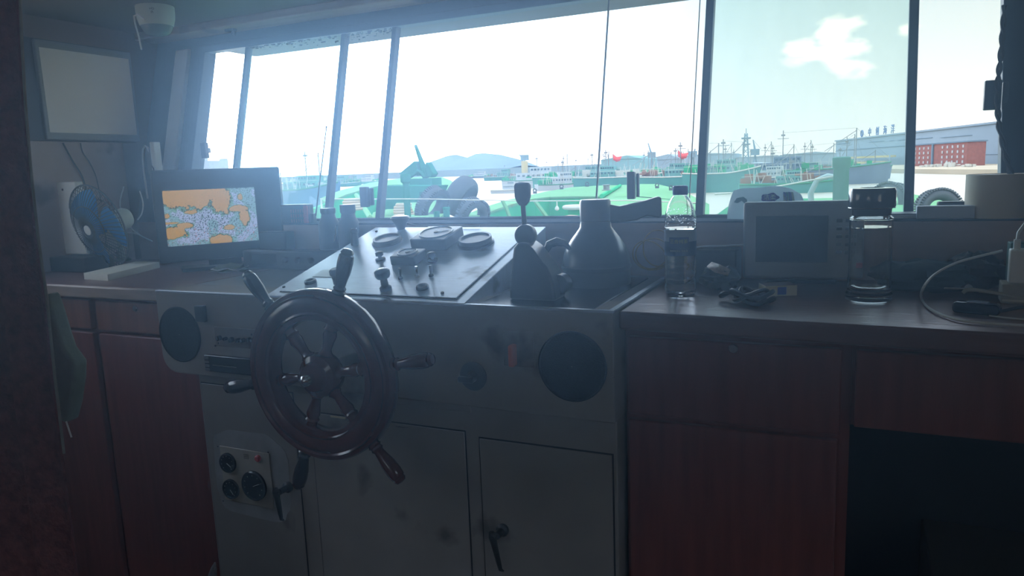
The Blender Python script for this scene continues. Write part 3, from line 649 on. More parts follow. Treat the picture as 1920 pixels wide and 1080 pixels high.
# emblem and lettering wrapped on the label, facing the room
def wrap(o, r, ang):
    me = o.data
    for v in me.vertices:
        a_ = ang+v.co.x/r; v.co = Vector(((r+v.co.z)*math.sin(a_), -(r+v.co.z)*math.cos(a_), v.co.y))
embl = pbr('label_emblem', (0.012, 0.05, 0.26), 0.35); letw = pbr('label_lettering', (0.55, 0.62, 0.66), 0.4); lety = pbr('label_gold_lettering', (0.5, 0.47, 0.2), 0.4)
fb = math.radians(6)
fr = []
g2 = MB()
for i in range(13):
    for jj in range(2): pass
nx = 14
vs_ = [((i/nx-0.5)*0.042, 0.107+zz, dd) for dd in (0.0006, 0.0011) for zz in (0, 0.021) for i in range(nx+1)]
fs_ = [(i, i+1, nx+2+i, nx+1+i) for i in range(nx)]+[(2*(nx+1)+i, 3*(nx+1)+i, 3*(nx+1)+i+1, 2*(nx+1)+i+1) for i in range(nx)]
o = g2.add(vs_, fs_).build('emblem', embl, bo); wrap(o, r*1.012, fb)
o = text('lettering', '三合纯茶', 0.0095, lety, bo, Matrix.Translation((0, 0.1185, 0.0014)), 0.0003); wrap(o, r*1.012, fb)
o = text('lettering', '饮用纯净水 净含量', 0.0046, letw, bo, Matrix.Translation((0, 0.0985, 0.0010)), 0.0002); wrap(o, r*1.012, fb)
# droplets inside shoulder
dm = MB(); random.seed(3)
for k_ in range(90):
    z = random.uniform(0.152, 0.19); rr = (r if z < 0.165 else r*(1-(z-0.165)*9))*0.965-0.001; a_ = random.uniform(0, 2*PI); dm.sphere((rr*math.cos(a_), rr*math.sin(a_), z), random.uniform(0.0006, 0.0014), 6, m=5)
dm.build('droplets', waterin, bo)

# ================================================================== GLASS CUP
p = at(1628, 562, 2, 1.0); kk = mpp(p)
cu = thing('glass_cup', 'tall clear glass tea cup with grey screw lid on the right counter', 'cup', (p.x, p.y, 1.0))
R_ = 40*kk; H = 158*kk
MB().lathe([(0.0004, 0), (R_*0.9, 0), (R_, 0.002), (R_, 0.014), (R_*0.93, 0.018), (R_*0.93, 0.022), (R_*0.93, H*0.955), (R_*0.93, H*0.97), (R_*0.80, H), (R_*0.80, H+0.008), (R_*0.76, H+0.008), (R_*0.76, H), (R_*0.865, H*0.96), (R_*0.865, H*0.95), (R_*0.865, 0.032), (R_*0.86, 0.026), (R_*0.6, 0.020), (0.0004, 0.020)], 48, cap=False).build('glass_body', cupglass, cu)
MB().lathe([(R_*0.85, H*0.86), (R_*0.85, H*0.86+0.0012)], 48).build('water_surface', waterin, cu)
MB().lathe([(R_*0.82, H+0.001), (R_*0.84, H+0.013), (R_*0.98, H+0.016), (R_*1.0, H+0.020), (R_*1.0, H+0.047), (R_*0.94, H+0.053), (R_*0.55, H+0.054), (R_*0.52, H+0.051), (R_*0.001, H+0.051)], 48).build('lid', pbr('gloss_grey_lid', (0.06, 0.07, 0.1), 0.12, var=0.05, coat=0.6), cu)
MB().torus((0, 0, H+0.0155), R_*0.98, 0.001, 48, 6).build('lid_ring', chrome, cu)

# ================================================================== RADAR DISPLAY
A = at(1394, 528, 2, 1.0); B = at(1594, 528, 2, 1.0)
A = at(1394, 520, 1, 1.80); kk = mpp(A); Wd = 200*kk; Hh = 140*kk
ra = thing('radar_display', 'grey navigation display with blank screen and small red button behind the glass cup', 'monitor', (A.x+Wd/2, 1.795, 1.0), math.radians(4))
z0 = A.z-1.0
MB().box((-Wd/2, 0, z0), (Wd/2, 0.04, z0+Hh)).build('housing', pbr('light_grey_housing', (0.34, 0.36, 0.38), 0.4), ra, bevel=0.006, seg=3)
MB().box((-Wd/2+0.02, 0.0405, z0+0.01), (Wd/2-0.02, 0.046, z0+Hh-0.015)).build('rear_case', black, ra, bevel=0.008)
MB().box((-Wd*0.39, -0.001, z0+Hh*0.22), (Wd*0.22, 0.0005, z0+Hh*0.82)).build('screen', pbr('blank_screen', (0.03, 0.04, 0.06), 0.35), ra, bevel=0.0005)
MB().box((Wd*0.445-0.008, -0.003, z0+Hh*0.14), (Wd*0.445+0.012, 0.0, z0+Hh*0.21)).build('power_button', redp, ra, bevel=0.001, label='red power button')
bt = MB()
for i in range(2):
    for j in range(5): bt.cbox((Wd*0.31+i*0.018, -0.0015, z0+Hh*(0.35+0.1*j)), (0.012, 0.003, 0.007))
bt.build('buttons', pbr('grey_button', (0.1, 0.11, 0.13), 0.5), ra, bevel=0.0006)
MB().box((-Wd*0.3, -0.005, 0), (Wd*0.3, 0.05, z0-0.001)).build('stand', black, ra, bevel=0.003)
# ================================================================== TISSUE PACK
A = at(1362, 420, 1, 1.90); B = at(1512, 420, 1, 1.90); kk = mpp(A)
ti = thing('tissue_pack', 'soft white and blue plastic tissue pack on the window ledge behind the grey display', 'tissue pack', ((A.x+B.x)/2, 1.915, ZS+0.0002))
w2 = (B.x-A.x)/2; tb = MB(); nx, nz = 18, 10; hh = 0.078
def tshape(i, j):
    s = i/nx*2-1; t = j/nz; hgt = hh*(1-0.10*s*s-0.10*max(0, s-0.7)*5+0.02*math.sin(s*6)); wf = 1-0.16*t*t
    return s*w2*wf, t*hgt
front = []; 
vs_ = []; fs_ = []
for side in (-1, 1):
    for j in range(nz+1):
        for i in range(nx+1):
            x, z = tshape(i, j); s = i/nx*2-1
            bul = (1-s**4)*(0.035)*math.sin(PI*min(1, (j/nz)*0.9+0.08))+0.004+0.0018*noise.noise(Vector((x*60, z*60, side)))
            vs_.append((x, side*bul, z))
M_ = (nx+1)*(nz+1)
for sd_ in (0, 1):
    for j in range(nz):
        for i in range(nx):
            q = sd_*M_+j*(nx+1)+i; fs_.append((q, q+1, q+nx+2, q+nx+1))
for i in range(nx):
    fs_.append((i, i+1, M_+i+1, M_+i)); q = nz*(nx+1)+i; fs_.append((q, q+1, M_+q+1, M_+q))
for j in range(nz):
    q = j*(nx+1); fs_.append((q, q+nx+1, M_+q+nx+1, M_+q)); q += nx; fs_.append((q, q+nx+1, M_+q+nx+1, M_+q))
filmw = pbr('pale_plastic_film', (0.66, 0.74, 0.8), 0.45, var=0.12, scale=8, bump=0.2, bscale=30)
ft_ = filmw.node_tree; fb_ = ft_.nodes['Principled BSDF']; tl_ = N('ShaderNodeBsdfTranslucent', ft_); tl_.inputs[0].default_value = (0.75, 0.84, 0.9, 1)
ms_ = N('ShaderNodeMixShader', ft_); ms_.inputs[0].default_value = 0.6; mo_ = [n for n in ft_.nodes if n.type == 'OUTPUT_MATERIAL'][0]
ft_.links.new(fb_.outputs[0], ms_.inputs[1]); ft_.links.new(tl_.outputs[0], ms_.inputs[2]); ft_.links.new(ms_.outputs[0], mo_.inputs['Surface'])
tp = tb.add(vs_, fs_).build('wrapper', filmw, ti)
def ontissue(poly, mat, name, lab=None, off=0.001):
    # drape a small printed patch on the front face
    vs_ = []
    for x, z in poly:
        s = max(-1, min(1, x/(w2*0.95))); t = z/hh
        vs_.append((x, -((1-s**4)*0.035*math.sin(PI*min(1, t*0.9+0.08))+0.004)-off-0.001, z))
    return MB().prism(vs_, (0, 0.0015, 0)).build(name, mat, ti, label=lab)
pblue = pbr('print_blue', (0.03, 0.12, 0.6), 0.35); pcy = pbr('print_cyan', (0.1, 0.45, 0.75), 0.35); pvio = pbr('print_violet', (0.1, 0.08, 0.5), 0.4); pteal = pbr('print_teal', (0.2, 0.4, 0.48), 0.4)
for i, (x0, x1, mt) in enumerate(((0.50, 0.58, pblue), (0.58, 0.64, pcy), (0.64, 0.72, pblue), (0.72, 0.78, pbr('print_pale', (0.6, 0.75, 0.7), 0.4)))):
    ontissue([(w2*x0, 0.004), (w2*x1, 0.004), (w2*x1*0.93, hh*0.5), (w2*x1*0.86, hh*0.82), (w2*x0*0.86, hh*0.84), (w2*x0*0.93, hh*0.5)], mt, 'print_stripe')
cloud = [(w2*(0.12+0.22*math.cos(a_)*(1+0.08*math.cos(5*a_))), hh*(0.68+0.13*math.sin(a_)*(1+0.15*math.cos(5*a_)))) for a_ in [2*PI*i/30 for i in range(30)]]
ontissue(cloud, pvio, 'logo_patch', 'violet cloud-shaped logo', 0.002)
text('lettering', '洁柔', 0.0145, filmw, ti, Matrix.Translation((w2*0.12, -0.040, hh*0.68)) @ FRONT, 0.0003)
ontissue([(-w2*0.8, hh*0.55), (-w2*0.72, hh*0.68), (-w2*0.55, hh*0.72), (-w2*0.45, hh*0.64), (-w2*0.43, hh*0.42), (-w2*0.5, hh*0.5), (-w2*0.58, hh*0.6), (-w2*0.7, hh*0.52)], pteal, 'print_figure', None, 0.001)

# ================================================================== LEDGE ITEMS, RIGHT
Z5 = ZS+0.0002
p = at(1862, 408, 1, 1.91); kk = mpp(p)
cy = MB(); cy.lathe([(50*kk, 0), (50*kk, 80*kk), (48*kk, 80*kk), (48*kk, 79*kk), (0.001, 79*kk)], 48)
o = tag(cy.build('paper_roll', cream, None), 'large cream cardboard roll at the right end of the window ledge', 'roll'); o.location = (p.x+0.004, 1.918, Z5)
A, B = at(1718, 412, 1, 1.875), at(1815, 412, 1, 1.875)
o = tag(MB().box((A.x, 1.872, Z5), (B.x+0.012, 1.90, Z5+0.028)).build('paper_stack', paperb, None, bevel=0.002), 'pale folded papers on the window ledge left of the cream roll', 'papers')
o = tag(MB().box((at(1757, 395, 1, 1.93).x, 1.925, Z5), (B.x+0.045, 1.95, at(1757, 378, 1, 1.93).z)).build('box', black, None, bevel=0.004), 'low dark box behind the pale papers on the ledge', 'box')
A, B = at(1665, 412, 1, 1.89), at(1717, 412, 1, 1.89)
nb = thing('notebook', 'small closed notebook on the ledge just right of the glass cup lid', 'notebook', ((A.x+B.x)/2, 1.91, Z5), 0.1)
MB().cbox((0, 0, 0.005), ((B.x-A.x)*1.0, 0.06, 0.007)).build('pages', paperm, nb, bevel=0.001)
MB().cbox((0, 0, 0.0105), ((B.x-A.x)*1.05, 0.064, 0.003)).build('cover', greyp, nb, bevel=0.001)
MB().cbox((0, 0, 0.0008), ((B.x-A.x)*1.05, 0.064, 0.0014)).build('cover', greyp, nb)
# ================================================================== COUNTER ITEMS, RIGHT
p = at(1462, 556, 2, 1.0)
cg = thing('cigarette_pack', 'small cream and blue carton lying on the right counter in front of the grey display', 'carton', (p.x, p.y+0.012, 1.0), math.radians(24))
MB().box((-0.033, -0.006, 0), (0.033, 0.04, 0.022)).build('box', pbr('cream_card', (0.72, 0.67, 0.5), 0.5, var=0.04), cg, bevel=0.001)
MB().box((-0.008, -0.0067, 0.003), (0.010, -0.0062, 0.019)).build('print', pblue, cg)
MB().box((-0.0325, -0.0055, 0.0221), (0.0325, 0.0395, 0.0226)).build('lid_print', pbr('brown_print', (0.14, 0.08, 0.07), 0.5), cg)
p = at(1335, 545, 2, 1.0)
# crumpled snack bag
def lump(name, c, rx, ry, rz, mat, label, cat, seed=0, amp=0.35, par=None, n=28, m=16, rotz=0, fr=3.0):
    b = MB(); vs_ = []; fs_ = []
    for i in range(m+1):
        for k in range(n):
            th = PI*i/m; ph = 2*PI*k/n; d = Vector((math.sin(th)*math.cos(ph), math.sin(th)*math.sin(ph), math.cos(th)))
            f = 1+amp*noise.noise(d*fr+Vector((seed*7.1, seed, 0)))+amp*0.4*noise.noise(d*fr*3+Vector((seed, 0, 5)))
            z = d.z*rz*f+rz*0.9
            vs_.append((d.x*rx*f, d.y*ry*f, max(0.0, z)))
    for i in range(m):
        for k in range(n): fs_.append((i*n+k, i*n+(k+1) % n, (i+1)*n+(k+1) % n, (i+1)*n+k))
    b.add(vs_, fs_); o = b.build(name, mat, par)
    if par is None: o.location = c; o.rotation_euler = (0, 0, rotz); tag(o, label, cat)
    return o
bagr = thing('snack_bag', 'crumpled dark foil bag with red and white print right of the water bottle', 'bag', (p.x+0.012, p.y+0.03, 1.0), -0.4)
lump('bag', (0, 0, 0), 0.045, 0.028, 0.026, pbr('dark_green_foil', (0.03, 0.05, 0.05), 0.3, var=0.4, scale=30), '', '', 3, 0.5, bagr, fr=2.2)
MB().add([(-0.02, -0.022, 0.052), (0.005, -0.03, 0.042), (0.035, -0.024, 0.036), (0.03, -0.004, 0.046), (0.002, -0.004, 0.056), (-0.02, -0.002, 0.06)], [(0, 1, 4, 5), (1, 2, 3, 4)]).build('printed_flap', pbr('foil_print', (0.6, 0.4, 0.35), 0.3, var=0.6, scale=90), bagr).modifiers.new('s', 'SOLIDIFY').thickness = 0.001
p = at(1398, 572, 2, 1.0)
ch = MB(); pts = []
for k in range(120):
    t = k/119; a_ = t*2*PI*5; pts.append(Vector((0.034*math.cos(a_)+0.022*math.sin(t*9), 0.018*math.sin(a_), 0.006+0.020*t+0.006*math.sin(a_*2.3))))
ch.tube(pts, 0.0045, 7); o = tag(ch.build('cable', cordb, None), 'bundled black cable with plug beside the small cream carton', 'cable'); o.location = (p.x, p.y+0.02, 1.0); o.rotation_euler = (0, 0, -0.3)
# clear tray / phone on the counter behind bottle: dark flat case with pale rim
A = at(1310, 470, 1, 1.80); B = at(1395, 470, 1, 1.80)
o = tag(MB().box((A.x-0.05, 1.76, 1.0), (B.x-0.012, 1.85, at(1350, 466, 1, 1.80).z)).build('case', black, None, bevel=0.004), 'low dark equipment case between the water bottle and the grey display', 'case')
p = at(1330, 463, 1, 1.78)
cb = MB(); cb.tube([at(1290, 466, 1, 1.755), at(1320, 462, 1, 1.755), at(1360, 461, 1, 1.757), at(1394, 459, 1, 1.757)], 0.0022, 8)
tag(cb.build('cable', cordw, None), 'pale cable lying along the top of the low dark case', 'cable')
# dark cloth/bag behind cup, keys, charger, adapter
p = at(1730, 552, 2, 1.0)
lump('bag', (p.x+0.005, p.y+0.05, 1.0), 0.10, 0.055, 0.033, pbr('dark_teal_cloth', (0.018, 0.05, 0.065), 0.7, var=0.4), 'dark teal soft pouch lying on the counter right of the glass cup', 'pouch', 5, 0.25)
p = at(1815, 560, 2, 1.0)
lump('bag', (p.x+0.02, p.y+0.10, 1.0), 0.055, 0.045, 0.04, pbr('dark_wrinkled_bag', (0.04, 0.03, 0.03), 0.35, var=0.5, scale=20), 'dark crumpled bag between the teal pouch and the white charger', 'bag', 8, 0.4)
p = at(1800, 508, 1, 1.66); ky = MB()
ky.cbox((0, 0, 0), (0.03, 0.002, 0.003)); ky.torus((0.02, 0, 0), 0.007, 0.0018, 20, 8, 'Y'); ky.cbox((-0.008, 0, -0.005), (0.006, 0.002, 0.007))
# white charger block with green back strip
p = at(1893, 532, 1, 1.62); kk = mpp(p)
ad = thing('charger', 'white square charger block with a white lead at the right end of the counter', 'charger', (p.x+0.02, 1.62, at(1893, 532, 1, 1.62).z), math.radians(-4))
MB().box((-0.022, 0, 0), (0.045, 0.03, 64*kk)).build('block', whitep, ad, bevel=0.003, seg=3)
MB().cbox((0.0-0.011, 0.014, 64*kk+0.009), (0.011, 0.008, 0.018)).build('plug', whitep, ad, bevel=0.001)
cw = MB(); cw.tube([(-0.011, 0.014, 64*kk+0.018), (-0.010, 0.016, 64*kk+0.030), (-0.001, 0.02, 64*kk+0.046), (0.02, 0.024, 64*kk+0.056), (0.07, 0.02, 64*kk+0.058)], 0.003, 10); cw.build('lead', cordw, ad)
tb_ = MB().box((-0.032, -0.006, at(1893, 560, 1, 1.62).z-at(1893, 532, 1, 1.62).z), (0.09, 0.05, -0.0005))
o = thing('box', 'beige flat box under the white charger block', 'box', (p.x+0.02, 1.622, 1.0), math.radians(-4))
MB().box((-0.032, -0.006, 0), (0.09, 0.05, ad.location.z-1.0-0.0005)).build('carton', pbr('beige_box', (0.42, 0.38, 0.3), 0.6), o, bevel=0.002)
MB().box((-0.03, -0.0066, 0.004), (0.088, -0.0062, 0.008)).build('tape', cream, o)
o = tag(MB().box((p.x+0.005, 1.665, 1.0), (p.x+0.12, 1.70, at(1900, 455, 1, 1.67).z)).build('carton', pbr('green_card', (0.03, 0.11, 0.09), 0.6), None, bevel=0.002), 'dark green carton standing behind the white charger block', 'carton')
# mouse-like black car charger with glossy top
p = at(1822, 590, 2, 1.0)
mo = thing('phone_charger', 'black glossy plug-in charger lying on the counter in front of the white block', 'charger', (p.x+0.008, p.y+0.012, 1.0), math.radians(-20))
MB().box((-0.036, -0.014, 0), (0.036, 0.018, 0.020)).build('body', pbr('navy_gloss', (0.01, 0.016, 0.04), 0.15), mo, bevel=0.007, seg=4)
MB().box((-0.014, -0.010, 0.0202), (0.018, 0.008, 0.0222)).build('glossy_plate', pbr('silver_blue_plate', (0.55, 0.62, 0.75), 0.2, metal=0.3), mo, bevel=0.001)
def cable_px(pts, z_or_y, r, mat, name, label, n=8, lift=0):
    q = []
    for u, v, ax, val in pts: q.append(at(u, v, ax, val))
    # smooth with Catmull-Rom
    out_ = []
    for i in range(len(q)-1):
        p0 = q[max(0, i-1)]; p1 = q[i]; p2 = q[i+1]; p3 = q[min(len(q)-1, i+2)]
        for s_ in range(6):
            t = s_/6; out_.append(0.5*((2*p1)+(p2-p0)*t+(2*p0-5*p1+4*p2-p3)*t*t+(3*p1-p0-3*p2+p3)*t**3))
    out_.append(q[-1]); b = MB(); b.tube(out_, r, n)
    return tag(b.build(name, mat, None), label, 'cable')
cable_px([(1880, 470, 1, 1.655), (1830, 482, 1, 1.66), (1790, 494, 1, 1.64), (1752, 515, 1, 1.57), (1731, 540, 1, 1.50), (1728, 560, 2, 1.004), (1745, 580, 2, 1.004), (1790, 598, 2, 1.004), (1850, 606, 2, 1.004), (1940, 611, 2, 1.004)], 0, 0.0024, cordw, 'cable', 'white charging cable looping over the right end of the counter')
cable_px([(1805, 549, 1, 1.54), (1818, 543, 1, 1.54), (1860, 548, 1, 1.53), (1900, 556, 1, 1.52), (1960, 566, 1, 1.52)], 0, 0.0036, pbr('beige_cord', (0.4, 0.36, 0.28), 0.6), 'cable', 'thick beige cable above the black plug-in charger')
cable_px([(1860, 585, 2, 1.005), (1880, 583, 2, 1.005), (1910, 577, 2, 1.01), (1950, 572, 2, 1.01)], 0, 0.003, cordb, 'cable', 'thin black cable at the right edge of the counter')
cable_px([(1855, 592, 2, 1.004), (1880, 595, 2, 1.004), (1920, 599, 2, 1.004), (1960, 602, 2, 1.004)], 0, 0.0015, cordw, 'cable', 'thin white cable just behind the counter edge at the far right')
kr = thing('key', 'small silver key with tag lying on the teal pouch', 'key', at(1790, 541, 1, 1.56))
MB().cbox((0, 0, 0), (0.034, 0.003, 0.0025)).build('blade', dirtymetal, kr); MB().lathe([(0.007, -0.0015), (0.007, 0.0015)], 18, (0.022, 0, 0.001), 'Y').build('bow', dirtymetal, kr)

# ================================================================== HANGING ROPE at right post
rp = MB(); A = at(1884, 20, 1, wy(1.68)-0.03); pts1 = []; pts2 = []
path = [at(1884, 10, 1, 2.06), at(1880, 60, 1, 2.05), at(1876, 110, 1, 2.03), at(1871, 150, 1, 2.02), at(1870, 200, 1, 2.0), at(1874, 240, 1, 1.98), at(1885, 290, 1, 1.95), at(1896, 330, 1, 1.93)]
dense = []
for i in range(len(path)-1):
    for s_ in range(12): dense.append(path[i].lerp(path[i+1], s_/12))
for s_ in (0, PI):
    rp.tube([q+Vector((math.cos(i*0.42+s_), math.sin(i*0.42+s_), 0))*0.0034 for i, q in enumerate(dense)], 0.0034, 7)
tag(rp.build('rope', pbr('dark_rope', (0.035, 0.035, 0.045), 0.8), None), 'dark twisted rope hanging at the right window post', 'rope')

# ================================================================== CHART MONITOR
L0 = at(300, 492, 2, 1.035)
dv = Vector((0.62, 0.785, 0)).normalized(); nv = Vector((dv.y, -dv.x, 0))
def mon(u, v):
    d = ray(u, v); t = (L0-CAM).dot(nv)/d.dot(nv); q = CAM+d*t; return (q-L0).dot(dv), q.z
wdt = mon(525, 330)[0]; ztop = mon(275, 320)[1]; zbot = 1.03
cm = thing('chart_monitor', 'black-framed monitor showing an orange and blue sea chart on the left counter', 'monitor', (L0.x, L0.y, 1.0), math.atan2(dv.y, dv.x))
bz0 = zbot-1.0; bz1 = ztop-1.0
MB().box((0, 0, bz0), (wdt, 0.035, bz1)).build('housing', pbr('satin_dark_bezel', (0.035, 0.045, 0.06), 0.3, var=0.1), cm, bevel=0.006, seg=3)
MB().box((0.05, 0.0355, bz0+0.04), (wdt-0.05, 0.06, bz1-0.05)).build('rear_case', black, cm, bevel=0.006)
MB().box((0.06, -0.04, 0), (wdt-0.06, 0.06, 0.012)).build('foot', black, cm, bevel=0.004)
MB().box((wdt/2-0.05, 0.005, 0.0122), (wdt/2+0.05, 0.03, bz0-0.0005)).build('neck', black, cm)
c1, c2 = mon(303, 352), mon(487, 450); c3 = mon(475, 357); c4 = mon(315, 463)
sx0 = (c1[0]+c4[0])/2; sx1 = (c2[0]+c3[0])/2; sz0 = (c2[1]+c4[1])/2-1; sz1 = (c1[1]+c3[1])/2-1
NX, NZ = 190, 120; vs_ = []; fs_ = []; cols = []
LANDS = [((0.27, 0.92), (0.36, 0.29)), ((0.62, 0.80), (0.12, 0.26)), ((0.06, 0.24), (0.17, 0.115)), ((0.20, 0.36), (0.09, 0.06)), ((0.57, 0.03), (0.14, 0.14)), ((0.68, 0.28), (0.065, 0.05)), ((0.80, 0.62), (0.13, 0.06)), ((0.86, 0.45), (0.06, 0.16)), ((0.83, 0.83), (0.035, 0.07)), ((0.28, 0.60), (0.07, 0.04)), ((0.02, 0.55), (0.03, 0.05)), ((0.03, 0.42), (0.12, 0.02))]
def chart(s, t):
    q = Vector((s*8, t*5, 0)); w1 = noise.fractal(q*1.3, 0.6, 2.1, 6)
    d = max(1-math.hypot((s-c[0])/a[0], (t-c[1])/a[1]) for c, a in LANDS)+0.30*w1-0.06
    f = noise.fractal(Vector((s*20, t*13, 4)), 0.7, 2, 4); f2 = noise.noise(Vector((s*72, t*46, 9))); f3 = noise.noise(Vector((s*66, t*40, 19)))
    if d > 0.06:
        return (0.56, 0.36, 0.07) if (f2 < 0.45 or d > 0.45) else (0.32, 0.22, 0.05)
    if d > -0.02: return (0.04, 0.08, 0.05)
    dn = math.exp(-((s-0.5)/0.32)**2-((t-0.42)/0.28)**2)
    if f2 > 0.42-0.22*dn: return (0.03, 0.04, 0.14)
    if abs(f) < 0.045: return (0.06, 0.22, 0.22)
    if f3 > 0.45 and t < 0.3: return (0.5, 0.08, 0.12)
    if d > -0.16: return (0.18, 0.45, 0.42)
    w2_ = noise.noise(Vector((s*7, t*4, 2)))+dn*0.6-0.2
    return (0.42, 0.56, 0.95) if w2_ > 0 else (0.26, 0.50, 0.68)
for j in range(NZ+1):
    for i in range(NX+1):
        s, t = i/NX, j/NZ; vs_.append((sx0+(sx1-sx0)*s, -0.0012, sz0+(sz1-sz0)*t)); cols.append(chart(s, t))
for j in range(NZ):
    for i in range(NX): q = j*(NX+1)+i; fs_.append((q, q+1, q+NX+2, q+NX+1))
scm = bpy.data.materials.new('chart_screen'); scm.use_nodes = True; t_ = scm.node_tree; b_s = t_.nodes['Principled BSDF']
va = N('ShaderNodeVertexColor', t_); va.layer_name = 'chart'; t_.links.new(va.outputs[0], b_s.inputs['Emission Color']); b_s.inputs['Emission Strength'].default_value = 0.68
b_s.inputs['Base Color'].default_value = (0.02, 0.02, 0.02, 1); b_s.inputs['Roughness'].default_value = 0.25
o = MB().add(vs_, fs_).build('screen', scm, cm, smooth=False, label='lit chart screen')
ca = o.data.color_attributes.new('chart', 'FLOAT_COLOR', 'POINT')
for i, c in enumerate(cols): ca.data[i].color = (*c, 1)
MB().tube([(wdt+0.001, 0.0, bz0+0.02), (wdt+0.002, 0.0, bz1-0.02)], 0.0018, 8).build('side_trim', chrome, cm, label='bright edge strip')
# folded paper on the counter before the monitor
p = at(418, 512, 2, 1.0)
pp = thing('folded_paper', 'loosely folded grey plastic sheet lying in front of the chart monitor', 'paper', (p.x, p.y+0.03, 1.0), 0.35)
for k_, (w_, z_, a_) in enumerate(((0.12, 0.001, 0), (0.11, 0.004, 0.1), (0.10, 0.008, -0.08), (0.085, 0.013, 0.12))):
    b = MB(); nn = 12; vs_ = []
    for i in range(nn+1):
        for j in (0, 1):
            x = (i/nn-0.5)*w_; y = (j-0.5)*0.055; vs_.append((x*math.cos(a_)-y*math.sin(a_), x*math.sin(a_)+y*math.cos(a_), z_+0.002+0.003*math.sin(i*0.9+k_)+(0.008 if j else 0)*k_/3))
    b.add(vs_, [(2*i, 2*i+2, 2*i+3, 2*i+1) for i in range(nn)]); o = b.build('sheet', paperm if k_ % 2 == 0 else clothg, pp); o.modifiers.new('s', 'SOLIDIFY').thickness = 0.0012

# ================================================================== FAN
p = at(232, 508, 2, 1.0)
fp = at(229, 488, 2, 1.022); 
fn = thing('desk_fan', 'small wire-cage fan with blue blades on a white board, left end of the counter', 'fan', (fp.x, fp.y, 1.0))
# base board
B0 = at(158, 524, 2, 1.0); B1 = at(203, 527, 2, 1.0); B2 = at(300, 502, 2, 1.0); 
q0, q1, q2 = [Vector((q.x-fp.x, q.y-fp.y, 0)) for q in (B0, B1, B2)]; q3 = q0+(q2-q1)*1.0
MB().prism([q0, q1, q2, q3], (0, 0, 0.020)).build('base_board', pbr('old_white_board', (0.62, 0.62, 0.56), 0.6, var=0.12), fn, bevel=0.001)
# head axis towards lower-left front
ax = Vector((-0.08, -0.97, -0.22)).normalized()
piv = at(237, 408, 1, fp.y); cg_c = piv+ax*0.105; kk = mpp(cg_c); Rf = 80*kk
cc_ = Vector((cg_c.x-fp.x, cg_c.y-fp.y, cg_c.z-1.0))
fan_m = Matrix.Translation(cc_) @ ax.to_track_quat('Z', 'Y').to_matrix().to_4x4()
def fanb(mb, name, mat, par=fn, label=None, bevel=0):
    for i, q in enumerate(mb.v): mb.v[i] = fan_m @ q
    return mb.build(name, mat, par, label=label, bevel=bevel)
cgm = pbr('cage_wire', (0.05, 0.055, 0.055), 0.45, metal=0.2, var=0.3)
cgb = MB()
def dome(t): return 0.042*(1-t**2.4)
for k_ in range(56):
    a_ = 2*PI*k_/56
    cgb.tube([(Rf*t*math.cos(a_+0.25*(1-t)), Rf*t*math.sin(a_+0.25*(1-t)), dome(t)) for t in (0.2, 0.4, 0.6, 0.78, 0.9, 0.97, 1.0)], 0.0012, 5)
for t in (0.55, 1.0): cgb.torus((0, 0, dome(t)), Rf*t, 0.0018 if t < 1 else 0.003, 48, 6)
fanb(cgb, 'front_cage', cgm)
cgb = MB()
for k_ in range(44):
    a_ = 2*PI*k_/44
    cgb.tube([(Rf*t*math.cos(a_), Rf*t*math.sin(a_), -dome(t)*0.9) for t in (0.25, 0.45, 0.65, 0.8, 0.93, 1.0)], 0.0009, 5)
cgb.torus((0, 0, -dome(.6)*.9), Rf*.6, 0.0016, 48, 6)
fanb(cgb, 'rear_cage', cgm)
fanb(MB().lathe([(Rf*0.21, 0.033), (Rf*0.22, 0.037), (Rf*0.12, 0.039)], 32), 'badge_ring', black)
fanb(MB().lathe([(Rf*0.12, 0.0388), (Rf*0.115, 0.041), (Rf*0.02, 0.042)], 28), 'badge', whitep)
for k_ in range(3):
    b = MB(); vs_ = []; fs_ = []; nr, na = 8, 8
    for i in range(nr+1):
        for j in range(na+1):
            r_ = Rf*(0.16+0.72*i/nr); a_ = k_*2*PI/3+(j/na-0.5)*(0.9+0.55*math.sin(PI*i/nr*0.8)); vs_.append((r_*math.cos(a_), r_*math.sin(a_), 0.022*(j/na-0.5)))
    for i in range(nr):
        for j in range(na): q = i*(na+1)+j; fs_.append((q, q+1, q+na+2, q+na+1))
    b.add(vs_, fs_); o = fanb(b, 'blade', bluep); o.modifiers.new('s', 'SOLIDIFY').thickness = 0.0015
fanb(MB().lathe([(Rf*0.18, -0.014), (Rf*0.19, 0.012), (Rf*0.1, 0.02)], 24), 'blade_hub', bluep)
fanb(MB().lathe([(0.036, -0.040), (0.037, -0.05), (0.036, -0.100), (0.030, -0.112), (0.01, -0.114)], 32), 'motor_housing', paleg, bevel=0.002)
pv = fan_m @ Vector((0, 0, -0.07))
MB().tube([(pv.x, pv.y, pv.z-0.03), (0, 0, 0.07), (0, 0, 0.03)], [0.012, 0.010, 0.013], 14).build('bracket', pbr('grey_green_bracket', (0.26, 0.32, 0.29), 0.5), fn)
MB().lathe([(0.03, 0.0202), (0.03, 0.024), (0.022, 0.030), (0.012, 0.034)], 28).build('foot', pbr('dull_green_foot', (0.06, 0.1, 0.08), 0.5), fn)
MB().lathe([(0.009, 0), (0.009, 0.004)], 16, (-0.002, -0.012, 0.045), 'Y').build('pivot_bolt', chrome, fn)
